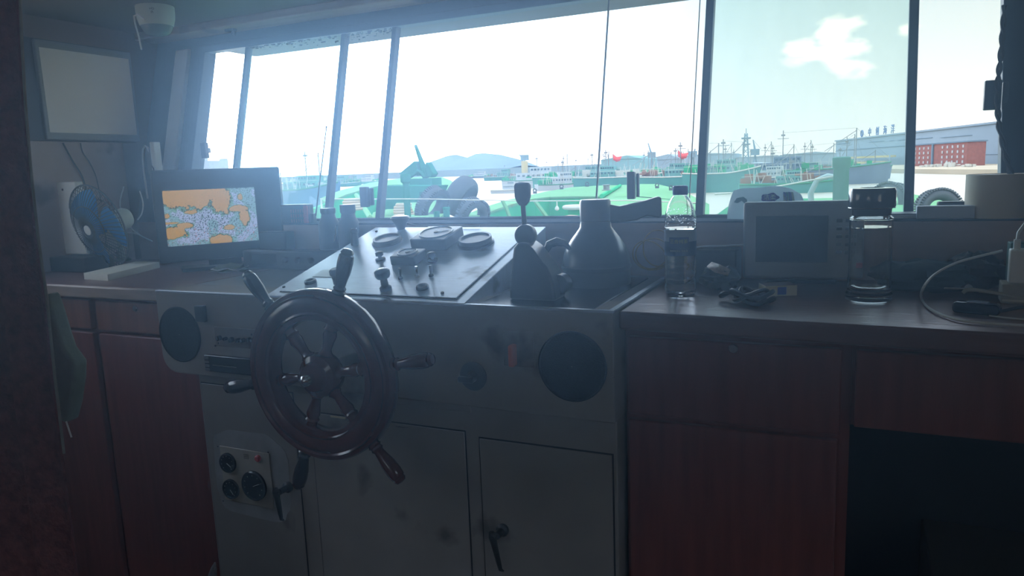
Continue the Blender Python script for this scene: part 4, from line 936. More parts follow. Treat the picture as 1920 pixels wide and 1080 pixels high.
# white panel and dark box behind the fan
A, B = at(103, 340, 1, 1.60), at(150, 485, 1, 1.60)
wp = thing('speaker_box', 'white plastic panel with curved foot standing behind the fan', 'panel', (XL+0.085, 1.66, 1.0))
pf = [(-0.055, 0.055), (0.06, 0.055), (0.052, 0.075), (0.042, 0.12), (0.040, 0.165), (0.040, 0.30), (-0.055, 0.30)]
MB().prism([(x, 0, z) for x, z in pf], (0, 0.03, 0)).build('panel', whitep, wp, bevel=0.003)
MB().lathe([(0.004, 0), (0.004, 0.001)], 12, (-0.025, -0.0005, 0.275), 'Y').build('screw', black, wp)
MB().box((-0.07, -0.05, 0), (0.11, 0.06, 0.05)).build('base_unit', black, wp, bevel=0.004, label='black base unit')
# cables behind the fan
cable_px([(118, 268, 0, XL+0.012), (135, 300, 0, XL+0.012), (155, 334, 0, XL+0.014), (165, 380, 0, XL+0.02), (170, 420, 0, XL+0.03)], 0, 0.0028, cordb, 'cable', 'thick black cable hanging below the wall screen above the fan')
cable_px([(151, 268, 0, XL+0.01), (155, 285, 0, XL+0.01), (168, 305, 0, XL+0.01), (180, 332, 0, XL+0.012), (190, 380, 0, XL+0.02)], 0, 0.0018, cordb, 'cable', 'thin wavy black cable hanging right of the thick one below the wall screen')
# white power adaptor on the front-left corner with loops
p = at(284, 300, 1, 1.95)
pa = thing('power_outlet', 'white outlet block with cable loop on the corner wall left of the window', 'outlet', (p.x, 1.962, p.z))
kk = mpp(p)
MB().cbox((0.012, 0.0, 0), (0.022, 0.03, 66*kk)).build('block', whitep, pa, bevel=0.003)
MB().cbox((-0.012, 0.0, -0.005), (0.026, 0.026, 50*kk)).build('plug_body', greyp, pa, bevel=0.003)
q = MB(); q.tube([(-0.01, -0.01, 0.03), (-0.012, -0.012, 0.045), (-0.022, -0.014, 0.052), (-0.036, -0.014, 0.04), (-0.043, -0.014, 0.0), (-0.044, -0.014, -0.06), (-0.04, -0.014, -0.14)], 0.0035, 10); q.build('lead', cordw, pa)
q = MB(); q.tube([(0.0, -0.014, -0.02), (0.010, -0.016, -0.03), (0.014, -0.016, -0.05), (0.014, -0.016, -0.09)], 0.0022, 8); q.build('lead', cordb, pa)
for i, (pts, lab, m_) in enumerate((
    (((232, 350), (225, 380), (232, 410), (250, 432), (262, 440)), 'grey cable curving down between the fan motor and the chart monitor', cordw),
    (((262, 358), (268, 380), (266, 400), (258, 412)), 'short grey cable at the left edge of the chart monitor', cordw),
    (((236, 436), (255, 438), (272, 446), (285, 452)), 'pale cable running from fan motor to behind the chart monitor', cordw))):
    cable_px([(u, v, 1, 1.80) for u, v in pts], 0, 0.0022, m_, 'cable', lab)
# ================================================================== WALL SCREEN
c = [at(70, 75, 0, XL+0.03), at(260, 100, 0, XL+0.03), at(245, 265, 0, XL+0.03), at(80, 262, 0, XL+0.03)]
y0, y1 = (c[0].y+c[3].y)/2, (c[1].y+c[2].y)/2; z0_, z1_ = (c[2].z+c[3].z)/2, (c[0].z+c[1].z)/2
tv = thing('wall_screen', 'flat grey screen hung on the left wall above the fan, switched off', 'monitor', (XL, (y0+y1)/2, z0_))
MB().box((XL+0.002, y0-0.08, z0_-0.004), (XL+0.018, y1-0.005, z1_+0.006)).build('backing_board', pbr('dark_backing', (0.035, 0.033, 0.045), 0.5), tv, bevel=0.002, **W)
MB().box((XL+0.0185, y0, z0_), (XL+0.034, y1, z1_)).build('housing', pbr('grey_bezel', (0.2, 0.22, 0.25), 0.4, var=0.06), tv, bevel=0.003, **W)
MB().box((XL+0.0342, y0+0.012, z0_+0.024), (XL+0.0352, y1-0.012, z1_-0.025)).build('screen', pbr('screen_pale_reflection', (0.78, 0.78, 0.84), 0.3, var=0.03), tv, **W)  # window reflection put into the pale screen colour
# dome camera
p = at(290, 12, 2, ZCEIL)
dc = thing('dome_camera', 'pale round security camera on the ceiling above the wall screen', 'camera', (p.x, p.y, ZCEIL), 0.5)
kk = mpp(p); R_ = 34*kk
MB().lathe([(R_, -0.001), (R_*1.0, -0.02), (R_*0.97, -0.04), (R_*0.86, -0.062)], 40).build('body', paleg, dc, bevel=0.001)
MB().lathe([(R_*0.84, -0.0622), (R_*0.80, -0.070), (R_*0.66, -0.084), (R_*0.4, -0.091), (0.003, -0.094)], 36).build('eye_shell', pbr('dark_dome', (0.12, 0.16, 0.16), 0.25), dc)
text('lettering', 'HD\nIR', 0.010, black, dc, Matrix.Rotation(0.2, 4, 'Z') @ Matrix.Translation((0.0, -R_*1.0, -0.024)) @ FRONT, 0.0006)
q = MB(); Pm = Matrix.Rotation(-0.5, 4, 'Z'); V = lambda x, y, z: Pm @ Vector((x, y, z))
q.tube([V(0.012, -R_*0.92, -0.050), V(-0.008, -R_*1.04, -0.034), V(-0.030, -R_*0.98, -0.036), V(-0.047, -R_*0.72, -0.055), V(-0.060, -R_*0.4, -0.09), V(-0.068, -R_*0.2, -0.13)], 0.0028, 10); q.build('lead', cordw, dc)
# ceiling hook
p = at(413, 50, 2, ZCEIL-0.028)
hk = thing('ceiling_hook', 'small grey hook block under the ceiling moulding left of the window', 'hook', (p.x, 2.10, ZCEIL-0.028))
MB().cbox((0, 0, -0.005), (0.04, 0.022, 0.009)).build('plate', frame, hk, bevel=0.002)
MB().torus((0.012, 0, -0.017), 0.008, 0.003, 20, 8, 'Y').build('hook', frame, hk)
# ================================================================== VHF RADIO, BINOCULARS
A = at(530, 440, 1, 1.90); p = at(562, 405, 1, 1.90); kk = mpp(p)
vh = thing('radio', 'dark radio set with red side strip and long antenna behind the chart monitor', 'radio', (p.x, 1.90, 1.0), 0.15)
zb = p.z-vh.location.z
MB().box((-34*kk, -0.02, 0.0005), (24*kk, 0.02, zb+22*kk)).build('body', black, vh, bevel=0.004)
gr = MB()
for i in range(6):
    for j in range(4): gr.cbox((-10*kk+i*5*kk, -0.0205, zb-2*kk-j*9*kk+12*kk), (1.3*kk, 0.001, 6*kk))
gr.build('grille', pbr('dull_red_grille', (0.35, 0.1, 0.1), 0.5), vh)
MB().box((16*kk, -0.0225, 0.08), (24*kk, 0.0, zb+20*kk)).build('side_strip', redp, vh, bevel=0.002, label='red side strip')
q = MB(); A1 = at(592, 405, 1, 1.90); A2 = at(612, 238, 1, 1.95)
q.tube([A1, A2], 0.0024, 8, r2=0.0017); q.sphere(A2, 0.0034, 8)
q.v = [MW[vh.name].inverted() @ v for v in q.v]; q.build('antenna', black, vh)
MB().cbox((28*kk, 0, zb-0.01), (8*kk, 0.02, 0.035)).build('antenna_mount', black, vh, bevel=0.002)
p = at(633, 430, 1, 1.90); kk = mpp(p)
bi = thing('binoculars', 'black binoculars standing upright on the radio cabinet left of the instrument desk', 'binoculars', (at(636, 430, 1, 1.845).x, 1.845, 1.0602), 0.1)
p_top = at(633, 384, 1, 1.845).z-1.0602; kk *= 1.12
hb_ = p_top
for sx in (-1, 1):
    b = MB(); b.lathe([(16*kk, 0.0), (18*kk, 0.004), (17*kk, hb_*0.60), (12*kk, hb_*0.72), (11*kk, hb_*0.8), (12.5*kk, hb_*0.84), (12.5*kk, hb_*(1.0 if sx > 0 else 0.93)), (10*kk, hb_*(1.0 if sx > 0 else 0.93)+0.0005)], 24, (sx*18.5*kk if True else 0, 0, 0)); b.build('barrel', black, bi)
MB().cbox((0, 0, hb_*0.35), (12*kk, 0.018, hb_*0.4)).build('bridge', blackm, bi, bevel=0.003)
q = MB(); q.tube([(0, -0.02, hb_*0.55), (0.002, -0.022, hb_*0.4), (-0.006, -0.024, hb_*0.2)], 0.0014, 6); q.build('strap', cordw, bi)
# radio equipment bank below on the counter: dark block between monitor and desk
eb = thing('radio_equipment', 'dark radio equipment cabinet on the counter between chart monitor and instrument desk', 'radio', (-1.62, 1.81, 1.0))
MB().box((-0.17, -0.02, 0), (0.29, 0.045, 0.06)).build('housing', blackm, eb, bevel=0.005)
MB().box((-0.115, 0.0, 0.0605), (-0.005, 0.045, 0.118)).build('dark_block', black, eb, bevel=0.004)  # dark block added to darken the pale wall seen behind
MB().box((-0.13, -0.022, 0.015), (-0.03, -0.0202, 0.05)).build('display', blackg, eb)
for i in range(3): MB().lathe([(0.009, 0), (0.009, 0.012), (0.006, 0.014)], 18, (0.01+0.05*i, -0.0202, 0.032), 'Y').build('knob', black, eb)

# ================================================================== CURTAIN, CLOTH
yc = 0.75
ed = [(34, -60), (38, 60), (46, 200), (57, 330), (70, 450), (86, 560), (100, 700), (118, 850), (136, 980), (152, 1120), (162, 1250)]
vs_ = []; fs_ = []; cols_n = 26
for (u, v) in ed:
    q = at(u, v, 1, yc)
    for j in range(cols_n+1):
        s = j/cols_n; x = q.x-0.55*s; vs_.append((x, yc+0.035*math.sin(s*30)*(0.35+0.65*s)+0.03*s, q.z))
for i in range(len(ed)-1):
    for j in range(cols_n): q = i*(cols_n+1)+j; fs_.append((q, q+1, q+cols_n+2, q+cols_n+1))
cur = thing('curtain', 'dark maroon fabric curtain hanging at the left edge, close to the viewer', 'curtain', (vs_[0][0], yc, ZCEIL))
o = MB().add(vs_, fs_).build('fabric', curt, cur, world=True); sm = o.modifiers.new('s', 'SUBSURF'); sm.levels = 2; sm.render_levels = 2; o.modifiers.new('t', 'SOLIDIFY').thickness = 0.004
hm = MB(); hm.tube([at(u+2, v, 1, yc-0.001) for u, v in ed[:8]], [0.0022]*8, 8); hm.build('hem', curtedge, cur, world=True, label='pale hem edge')
MB().cyl((-2.2, yc+0.02, ZCEIL-0.012), (-0.9, yc+0.02, ZCEIL-0.012), 0.006, 12).build('rail', dirtymetal, cur, world=True)
cp = [(84, 548), (96, 585), (108, 625), (118, 655), (138, 682), (137, 715), (131, 760), (122, 795), (112, 790), (104, 740), (95, 660), (86, 600)]
cl_ = MB(); cl_.prism([at(u, v, 1, 0.80) for u, v in cp], (-0.004, 0.03, 0))
ck = thing('cloth', 'grey-green rag hanging out from behind the maroon curtain', 'cloth', at(110, 560, 1, 0.80))
o = cl_.build('rag', clothg, ck, world=True, bevel=0.006, seg=3)
q = MB(); q.tube([at(124, 790, 1, 0.80), at(130, 808, 1, 0.80), at(134, 820, 1, 0.80)], 0.0015, 6); q.build('string', cordw, ck, world=True)
# small frayed fabric tip rising at the bottom edge, on a chair back
p = at(398, 1075, 1, 1.10)
fr_ = thing('chair_back', 'top of a worn chair back with frayed grey piping at the bottom left edge', 'chair', (p.x, 1.10, -0.1))
zt = p.z+0.1
ch = MB(); ch.tube([(-0.012, 0, zt-0.30), (-0.008, 0, zt-0.15), (-0.002, 0, zt-0.01), (0.006, 0, zt+0.012), (0.012, 0, zt+0.028)], [0.016, 0.014, 0.010, 0.007, 0.002], 10)
ch.build('piping', pbr('frayed_grey_cloth', (0.2, 0.2, 0.22), 0.95, var=0.5, scale=200, bump=0.5), fr_)
MB().box((-0.045, -0.012, 0.0), (-0.012, 0.012, zt-0.022)).build('backrest', pbr('dull_pink_vinyl', (0.1, 0.06, 0.06), 0.7), fr_, bevel=0.01, seg=3)
MB().box((-0.012, -0.012, 0), (0.022, 0.012, zt-0.035)).build('cover', pbr('dark_blue_cloth', (0.02, 0.02, 0.03), 0.9), fr_, bevel=0.006)

# ================================================================== OUTSIDE
SEA = -3.5
wp_ = MB(); wp_.add([(-3500, 12, SEA), (3500, 12, SEA), (3500, 4500, SEA), (-3500, 4500, SEA)], [(0, 1, 2, 3)])
o = struct('ground', wp_, water_m); o.name = 'harbour_water'; tag(o, 'pale calm harbour water beyond the window', 'water', kind='stuff')
hz = flat('far_hill_hazed', (0.27, 0.36, 0.46), 0.95, 0.12, 0.01)  # blue-grey of the distance haze put into the hill colour
# hill
def hill(us, vs__, Y, name, label):
    q = MB(); n_ = len(us); vv = []; base = []
    for u, v in zip(us, vs__):
        t = at(u, v, 1, Y); vv.append(t)
    rows = []
    for k_, s_ in enumerate((0.0, 0.45, 0.8, 1.0, 0.8, 0.0)):
        dy = (-0.12, -0.07, -0.03, 0, 0.05, 0.12)[k_]*Y
        rows.append([(t.x, t.y+dy, SEA+(t.z-SEA)*s_*(1+0.05*noise.noise(Vector((t.x*0.02, k_, 0))))) for t in vv])
    fl = [c_ for r_ in rows for c_ in r_]
    fs__ = [(i*n_+j, i*n_+j+1, (i+1)*n_+j+1, (i+1)*n_+j) for i in range(5) for j in range(n_-1)]
    q.add(fl, fs__); return tag(q.build(name, hz, None), label, 'hill')
U = [812, 822, 838, 855, 875, 892, 908, 925, 940, 958, 972, 984]; V_ = [312, 298, 292, 290, 296, 289, 287, 289, 290, 296, 303, 312]
U2 = []; V2 = []
for i in range(len(U)-1):
    for s_ in range(4): t = s_/4; U2.append(U[i]+(U[i+1]-U[i])*t); V2.append(V_[i]+(V_[i+1]-V_[i])*t+0.8*noise.noise(Vector((i+t, 3, 1))*2.3))
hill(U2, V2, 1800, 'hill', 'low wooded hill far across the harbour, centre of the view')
hy = flat('hazy_tower', (0.50, 0.60, 0.72), 0.9)  # tower colour paled to carry the distance haze
def building(u0, u1, vt, Y, name, label, mat, depth=None, base=SEA, cat='building', extra=None):
    A, B = at(u0, vt, 1, Y), at(u1, vt, 1, Y); d = depth or (B.x-A.x)
    t = thing(name, label, cat, ((A.x+B.x)/2, Y+d/2, base)); hx = (B.x-A.x)/2
    MB().box((-hx, -d/2, 0), (hx, d/2, A.z-base)).build('wall', mat, t)
    MB().box((-hx*0.9, -d/2*0.9, A.z-base+0.001), (hx*0.9, d/2*.9, (A.z-base)*1.0+0.03*hx)).build('roof', mat, t)
    return t, hx, d, A.z-base
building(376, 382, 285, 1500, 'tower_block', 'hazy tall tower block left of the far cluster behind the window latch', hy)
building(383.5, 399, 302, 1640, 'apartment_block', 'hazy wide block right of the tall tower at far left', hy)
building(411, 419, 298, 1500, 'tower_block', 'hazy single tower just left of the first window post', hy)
for i, (u0, u1, v) in enumerate(((600, 612, 318), (660, 676, 322), (1168, 1184, 300))): pass
# far low shore
o = tag(MB().box((-1500, 900, SEA), (-150, 960, SEA+9)).build('shore', flat('far_shore', (0.33, 0.42, 0.45), 0.9, 0.3, 0.02), None), 'low hazy shoreline across the water below the hill', 'shore')  # shore colour includes the distance haze
# ---- quay and big shed at right
quay = MB(); Q0, Q1 = at(1545, 316, 2, SEA+1.2), at(1900, 318, 2, SEA+1.2)
dirq = (Q1-Q0); dirq.z = 0; nq = Vector((-dirq.y, dirq.x, 0)).normalized()
e0 = Q0-dirq*1.6; e1 = Q1+dirq*1.2
quay.prism([Vector((e0.x, e0.y, SEA)), Vector((e1.x, e1.y, SEA)), Vector((e1.x, e1.y, SEA))+nq*160, Vector((e0.x, e0.y, SEA))+nq*160], (0, 0, 1.2))
tag(quay.build('quay', flat('quay_concrete', (0.62, 0.52, 0.38), 0.9, 0.2, 0.05), None), 'sandy low quay in front of the large shipyard shed', 'quay')
qd = dirq.normalized(); QZ = SEA+1.2
qa = math.atan2(qd.y, qd.x)
def onquay(u, off=0):       # distance along the quay line offset behind by off
    d = ray(u, 310); n_ = nq; o_ = Q0+nq*off; t = (o_-CAM).dot(n_)/Vector((d.x, d.y, 0)).dot(n_); q = CAM+d*t; return (q-Q0).dot(qd), q
def zq(u, v, off):
    o_ = Q0+nq*off; d = ray(u, v); t = (o_-CAM).dot(nq)/Vector((d.x, d.y, 0)).dot(nq); return (CAM+d*t).z
sh = thing('shipyard_shed', 'very large pale blue-grey shipyard shed with roof lettering, right of the view', 'building', (Q0.x, Q0.y, QZ), qa)
shedm = flat('shed_cladding', (0.40, 0.48, 0.55), 0.7, 0.06, 0.3); shedd = flat('shed_louvre', (0.22, 0.29, 0.36), 0.7); yel = flat('yellow_gantry', (0.72, 0.58, 0.28), 0.6)  # pale cladding tone has distance haze mixed into it
a0 = onquay(1566, 40)[0]; a1 = onquay(1862, 40)[0]; a2 = onquay(1900, 40)[0]+30; zt0 = zq(1566, 262, 40)-QZ; zt1 = zq(1862, 238, 40)-QZ
hts = (zt0+zt1)/2
MB().box((a0, 40, 0), (a1, 110, hts)).build('wall', shedm, sh); MB().box((a1+0.01, 40, 0), (a2, 110, hts)).build('wall', shedm, sh)
MB().box((a0-0.5, 39.4, hts+0.001), (a2, 110.5, hts+0.6)).build('roof', shedm, sh)
def shrect(u0, v0, u1, v1, name, mat, off=39.8, th=0.15, par=sh):
    s0_, s1_ = onquay(u0, 40)[0], onquay(u1, 40)[0]; za = zq(u0, v0, 40)-QZ; zb_ = zq(u1, v1, 40)-QZ
    um = (u0+u1)/2
    return MB().box((s0_, off, min(za, zb_)), (s1_, off+th, max(za, zb_))).build(name, mat, par)
shrect(1568, 270, 1592, 269, 'louvre_strip', shedd); 
shrect(1628, 267.5, 1656, 264, 'louvre_strip', shedd); shrect(1667, 265, 1675, 263, 'louvre_strip', shedd); shrect(1683, 264, 1700, 261, 'louvre_strip', shedd)
shrect(1716, 261.5, 1746, 257.5, 'louvre_strip', shedd); shrect(1762, 259, 1820, 253, 'louvre_strip', shedd)
shrect(1568, 282, 1696, 274, 'louvre_strip', shedd); shrect(1716, 273, 1748, 269, 'louvre_strip', shedd)
shrect(1826, 290.5, 1878, 288.5, 'louvre_strip', shedd)
shrect(1590, 297.5, 1694, 290, 'crane_beam', yel, 36, 1.0); shrect(1600, 307, 1688, 301, 'crane_beam', yel, 34, 1.0)
for u in (1690, 1597): shrect(u, 312, u+2, 288, 'gantry_leg', shedm, 35)
signm = flat('sign_blue_grey', (0.25, 0.33, 0.5), 0.6)
for i, (chh, u, v) in enumerate((('中', 1620, 246.5), ('创', 1634, 245.8), ('海', 1648, 244.5), ('洋', 1662, 243))):
    s_ = onquay(u, 40)[0]; z_ = hts+0.6+1.9
    text('sign_letter', chh, 4.2, signm, sh, Matrix.Translation((s_, 42, z_)) @ FRONT, 0.15)
s_ = onquay(1606, 40)[0]; MB().torus((s_, 42, hts+2.6), 1.35, 0.38, 24, 8, 'Y').build('sign_emblem', signm, sh)
MB().prism([(s_-0.7, 41.8, hts+1.6), (s_, 41.8, hts+0.7), (s_+0.7, 41.8, hts+1.6)], (0, 0.4, 0)).build('sign_emblem', signm, sh)
# brick building in front
bk = thing('brick_building', 'red brick building with many small windows before the right part of the shed', 'building', (Q0.x, Q0.y, QZ), qa)
s0_, s1_ = onquay(1711, 22)[0], onquay(1812, 22)[0]; hb2 = (zq(1760, 270, 22)-QZ)
MB().box((s0_, 22, 0), (s1_, 27, hb2)).build('wall', flat('red_brick', (0.42, 0.17, 0.14), 0.9, 0.25, 1.2), bk)
MB().box((s0_-0.3, 21.7, hb2+0.001), (s1_+0.3, 27.3, hb2+0.4)).build('roof', shedd, bk)
MB().box(((s0_+s1_)/2-1.0-3, 21.6, 0), ((s0_+s1_)/2-3, 21.95, hb2)).build('downpipe', shedd, bk)
wn0 = MB().box((-0.45, 0, -0.4), (0.45, 0.12, 0.4)).build('window', flat('brick_window', (0.62, 0.62, 0.62), 0.4), bk); first = True
for j in range(4):
    for i in range(11):
        if i == 5: continue
        w_ = wn0 if first else wn0.copy()
        if not first: COL.objects.link(w_); w_.parent = bk
        first = False; w_.location = (s0_+(s1_-s0_)*(i+0.6)/11.3, 21.86, hb2*(0.18+0.22*j))
# heap of stuff at its foot
for i, (u, w_, h_, c_) in enumerate(((1745, 9, 1.2, 'rustw'), (1783, 5, 1.6, 'rustw'), (1815, 4, 0.9, 'steel'))):
    s_ = onquay(u, 15)[0]; q = MB(); 
    for k_ in range(8): q.cbox((s_+random.uniform(-w_/2, w_/2), 15+random.uniform(-1, 1), random.uniform(0.2, h_/2)), (random.uniform(0.8, 2.5), 0.8, random.uniform(0.3, h_)))
    q.v = [Vector((v.x, v.y, max(0, v.z))) for v in q.v]
    o = q.build('scrap_heap', rustw, None); o.matrix_world = Matrix.Translation((Q0.x, Q0.y, QZ)) @ Matrix.Rotation(qa, 4, 'Z')
    tag(o, ('pale heap of scrap at the left foot of the brick building', 'white heap of plates right of the brick building entrance', 'grey heap at the right corner of the brick building')[i], 'scrap')

# ---- middle sheds
paleteal = flat('haze_pale_teal', (0.30, 0.50, 0.50), 0.7, 0.08, 0.1); palegrey = flat('haze_pale_grey', (0.42, 0.50, 0.54), 0.7, 0.08, 0.1); palewh = flat('haze_pale_wall', (0.56, 0.6, 0.62), 0.7, 0.08, 0.1)  # wall colours paled to imitate haze over the water
def shed(u0, u1, vt, Y, label, mat, ridge=1.0, name='warehouse'):
    t, hx, d, h = building(u0, u1, vt, Y, name, label, mat, depth=30)
    r = MB(); r.prism([(-hx, -15.3, h+0.01), (hx, -15.3, h+0.01), (hx*0.3, -15.3, h+ridge)], (0, 30.6, 0)); r.build('gable', mat, t)
shed(1127, 1202, 300, 330, 'pale teal warehouse behind the green ships, centre right', paleteal, 1.6)
shed(1203, 1279, 301, 372, 'pale grey warehouse right of the teal one', palegrey, 2.6)
shed(1286, 1372, 292, 320, 'pale warehouse directly behind the thick window post', palegrey, 0.6)
shed(1380, 1462, 296, 330, 'long pale low shed under the lattice tower', palewh, 0.5)
shed(1462, 1566, 291, 320, 'long pale shed left of the large shipyard shed', palegrey, 0.8)
shed(1380, 1425, 308, 240, 'low white-roofed quay building below the lattice tower', palewh, 0.3)
# lattice tower and cranes
def lattice(u, vtop, vbot_Y, label, w0, w1, name='lattice_tower', cat='tower', tilt=0):
    Y = vbot_Y; top = at(u, vtop, 1, Y); h = top.z-SEA
    t = thing(name, label, cat, (top.x, Y, SEA)); b = MB()
    for sx, sy in ((-1, -1), (1, -1), (1, 1), (-1, 1)): b.tube([(sx*w0, sy*w0, 0), (sx*w1+tilt*h, sy*w1, h)], 0.22, 5)
    for k_ in range(8):
        f0, f1 = k_/8, (k_+1)/8; r0_, r1_ = w0+(w1-w0)*f0, w0+(w1-w0)*f1
        b.tube([(-r0_+tilt*h*f0, -r0_, h*f0), (r1_+tilt*h*f1, -r1_, h*f1)], 0.14, 4); b.tube([(r0_+tilt*h*f0, -r0_, h*f0), (-r1_+tilt*h*f1, -r1_, h*f1)], 0.14, 4)
    b.build('lattice', hzs, t); return t, h
hzs = flat('hazy_steel', (0.30, 0.42, 0.48), 0.8)  # steel colour lightened to stand in for distance haze
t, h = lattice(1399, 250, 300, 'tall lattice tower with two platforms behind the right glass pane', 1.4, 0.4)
MB().lathe([(1.6, h*0.86), (1.8, h*0.88), (1.8, h*0.9)], 12).build('platform', hzs, t); MB().lathe([(1.5, h*0.72), (1.7, h*0.74), (1.7, h*0.75)], 12).build('platform', hzs, t); MB().cyl((0, 0, h), (0, 0, h*1.12), 0.15, 6).build('spike', hzs, t)
def crane(u, vjt, ub, vjb, Y, label, rev=1):
    top = at(u, vjt, 1, Y); bs = at(ub, vjb, 1, Y)
    t = thing('harbour_crane', label, 'crane', (bs.x, Y, SEA)); h = bs.z-SEA
    MB().tube([(-1.2, -1.2, 0), (0, 0, h)], 0.3, 6).tube([(1.2, 1.2, 0), (0, 0, h)], 0.3, 6).build('pedestal', hzs, t)
    MB().cbox((0, 0, h+1), (3, 2.4, 2.4)).build('cab', hzs, t)
    d = Vector((top.x-bs.x, 0, top.z-bs.z)); MB().tube([(0, 0, h+1), (d.x*.5+.15, 0, h+d.z*.5), (d.x, 0, h+d.z)], [0.5, 0.4, 0.2], 6).build('jib', hzs, t)
    MB().tube([(d.x, 0, h+d.z), (2.2, 0, h+2)], 0.07, 4).build('stay', hzs, t)
crane(1215, 268, 1222, 295, 320, 'thin crane with steep jib above the pale warehouses'); crane(1412, 262, 1416, 290, 310, 'small crane just right of the lattice tower')
crane(973, 290, 984, 300, 300, 'crane with short jib above the white ship'); crane(1303, 279, 1299, 294, 300, 'crane with boxy head left of the thick window post')

# ---- boats
def boat(u, vw, L, hd, hullm, housem, label, hh=1.8, house=(0.0, 0.3, 2.2), mast=7, extra=True, flag=False, name='fishing_boat', cat='boat', yawextra=0, seed=0, funnel=None, dist=None):
    q = at(u, vw, 2, SEA) if dist is None else at(u, vw, 1, dist)
    t = thing(name, label, cat, (q.x, q.y, SEA), hd)
    rnd = random.Random(seed+int(u*7)); b = MB(); NS = 12; Bm = L*0.13; rows = []
    for i in range(NS+1):
        s = i/NS; x = (s-0.5)*L; w_ = Bm*(1 if s < 0.55 else math.sqrt(max(0.0, 1-((s-0.55)/0.46)**2))); w_ = max(w_, 0.03); sheer = hh*(1+0.45*max(0, s-0.55)**1.5*2.2+0.25*max(0, 0.25-s))
        wl = w_*0.8; rows.append([(x, -wl, -0.3), (x+0.4*s, -w_, sheer), (x+.4*s, w_, sheer), (x, wl, -0.3)])
    fl = [c_ for r_ in rows for c_ in r_]; f_ = []
    for i in range(NS):
        for j in range(3): f_.append((i*4+j, i*4+j+1, (i+1)*4+j+1, (i+1)*4+j))
    f_ += [(0, 1, 2, 3), (NS*4, NS*4+1, NS*4+2, NS*4+3)]
    b.add(fl, f_).build('hull', hullm, t)
    rb = MB(); rb.tube([(r_[1][0], r_[1][1]-0.04, r_[1][2]-0.1) for r_ in rows], 0.12, 5); rb.build('rubbing_strake', rustw if rnd.random() < .5 else mintd, t)
    hx, hl, hhg = house[0]*L, house[1]*L, house[2]
    MB().box((hx-hl/2, -Bm*0.65, hh+0.001), (hx+hl/2, Bm*0.65, hh+hhg)).build('deckhouse', housem, t)
    MB().box((hx-hl*.1, -Bm*0.5, hh+hhg+0.001), (hx+hl/2, Bm*0.5, hh+hhg*1.75)).build('wheelhouse', housem, t)
    wi_ = MB()
    for k_ in range(6): wi_.cbox((hx-hl*.04+k_*hl*0.095, -Bm*0.51, hh+hhg*1.42), (hl*0.06, 0.06, hhg*0.26)); 
    for k_ in range(7): wi_.cbox((hx-hl*.42+k_*hl*0.14, -Bm*0.66, hh+hhg*0.6), (hl*0.07, 0.06, hhg*0.25))
    wi_.build('windows', flat('boat_window', (0.06, 0.12, 0.15), 0.3), t)
    mt_ = MB(); zt_ = hh+hhg*1.75
    mt_.cyl((hx+hl*.1, 0, zt_), (hx+hl*.1, 0, zt_+mast*.55), 0.09, 6); mt_.cyl((hx+hl*.1-1.0, 0, zt_+mast*.38), (hx+hl*.1+1.0, 0, zt_+mast*.38), 0.05, 5); mt_.cbox((hx+hl*.1, 0, zt_+mast*.45), (0.7, .3, 0.3))
    mt_.build('mast', dirtymetal, t)
    m2_ = MB(); fx = L*0.3; m2_.cyl((fx, 0, hh), (fx, 0, hh+mast*.8), 0.1, 6); m2_.tube([(fx, 0, hh+mast*.75), (fx-L*.2, 0, hh+mast*.35)], 0.06, 5); m2_.tube([(fx, 0, hh+mast*.8), (L*.5, 0, hh*1.6)], 0.025, 4); m2_.tube([(fx, 0, hh+mast*.8), (hx+hl*.1, 0, zt_+mast*.5)], 0.025, 4)
    m2_.build('derrick', dirtymetal, t)
    if extra:
        gm = (rustw, mintd, flat('dull_orange_gear', (0.4, 0.2, 0.12)), teal, dirtymetal)
        g_ = MB()
        for k_ in range(26):
            x_ = rnd.uniform(-0.47, 0.42)*L; g_.cbox((x_, rnd.uniform(-1, 1)*Bm*0.5, hh+rnd.uniform(0.2, 1.0)), (rnd.uniform(0.3, 1.6), rnd.uniform(.3, 1), rnd.uniform(0.2, 1.4)))
        g_.build('deck_gear', gm[rnd.randrange(5)], t)
        g_ = MB()
        for k_ in range(16): x_ = rnd.uniform(-0.45, 0.3)*L; z_ = rnd.uniform(.5, 2.8); g_.cyl((x_, -Bm*0.8, hh), (x_+rnd.uniform(-.6, .6), -Bm*0.7, hh+z_), 0.05, 4)
        g_.tube([(-L*.48, -Bm*.85, hh+1.1), (L*.35, -Bm*.85, hh+1.3)], 0.04, 4); g_.build('railing', rustw, t)
    if funnel: MB().lathe([(0.9, hh+hhg), (0.9, hh+hhg+3.2), (0.7, hh+hhg+3.2)], 12, (hx-hl*.25, 0, 0)).build('funnel', funnel, t)
    if flag:
        fx = -L*0.1; f2 = MB(); f2.cyl((fx, 0, hh), (fx, 0, hh+hhg*3.7), 0.05, 5); f2.build('flagpole', dirtymetal, t)
        MB().add([(fx, 0, hh+hhg*2.7), (fx+.7, .1, hh+hhg*2.3), (fx+1.5, -.1, hh+hhg*2.45), (fx+1.9, 0, hh+hhg*3.2), (fx+.8, .1, hh+hhg*3.1), (fx, 0, hh+hhg*3.6)], [(0, 1, 4, 5), (1, 2, 3, 4)]).build('flag', pbr('red_flag', (0.75, 0.08, 0.07), 0.8), t, label='red flag').modifiers.new('s', 'SOLIDIFY').thickness = 0.03
    return t
hullg = flat('green_hull', (0.10, 0.33, 0.28), 0.5, 0.25, 0.4); hullg2 = flat('sea_green_hull', (0.13, 0.40, 0.33), 0.5, 0.25, 0.4); hullb = flat('blue_hull', (0.12, 0.27, 0.42), 0.5, 0.2, 0.4); hullgr = flat('grey_hull', (0.22, 0.27, 0.36), 0.6, 0.2, 0.4)
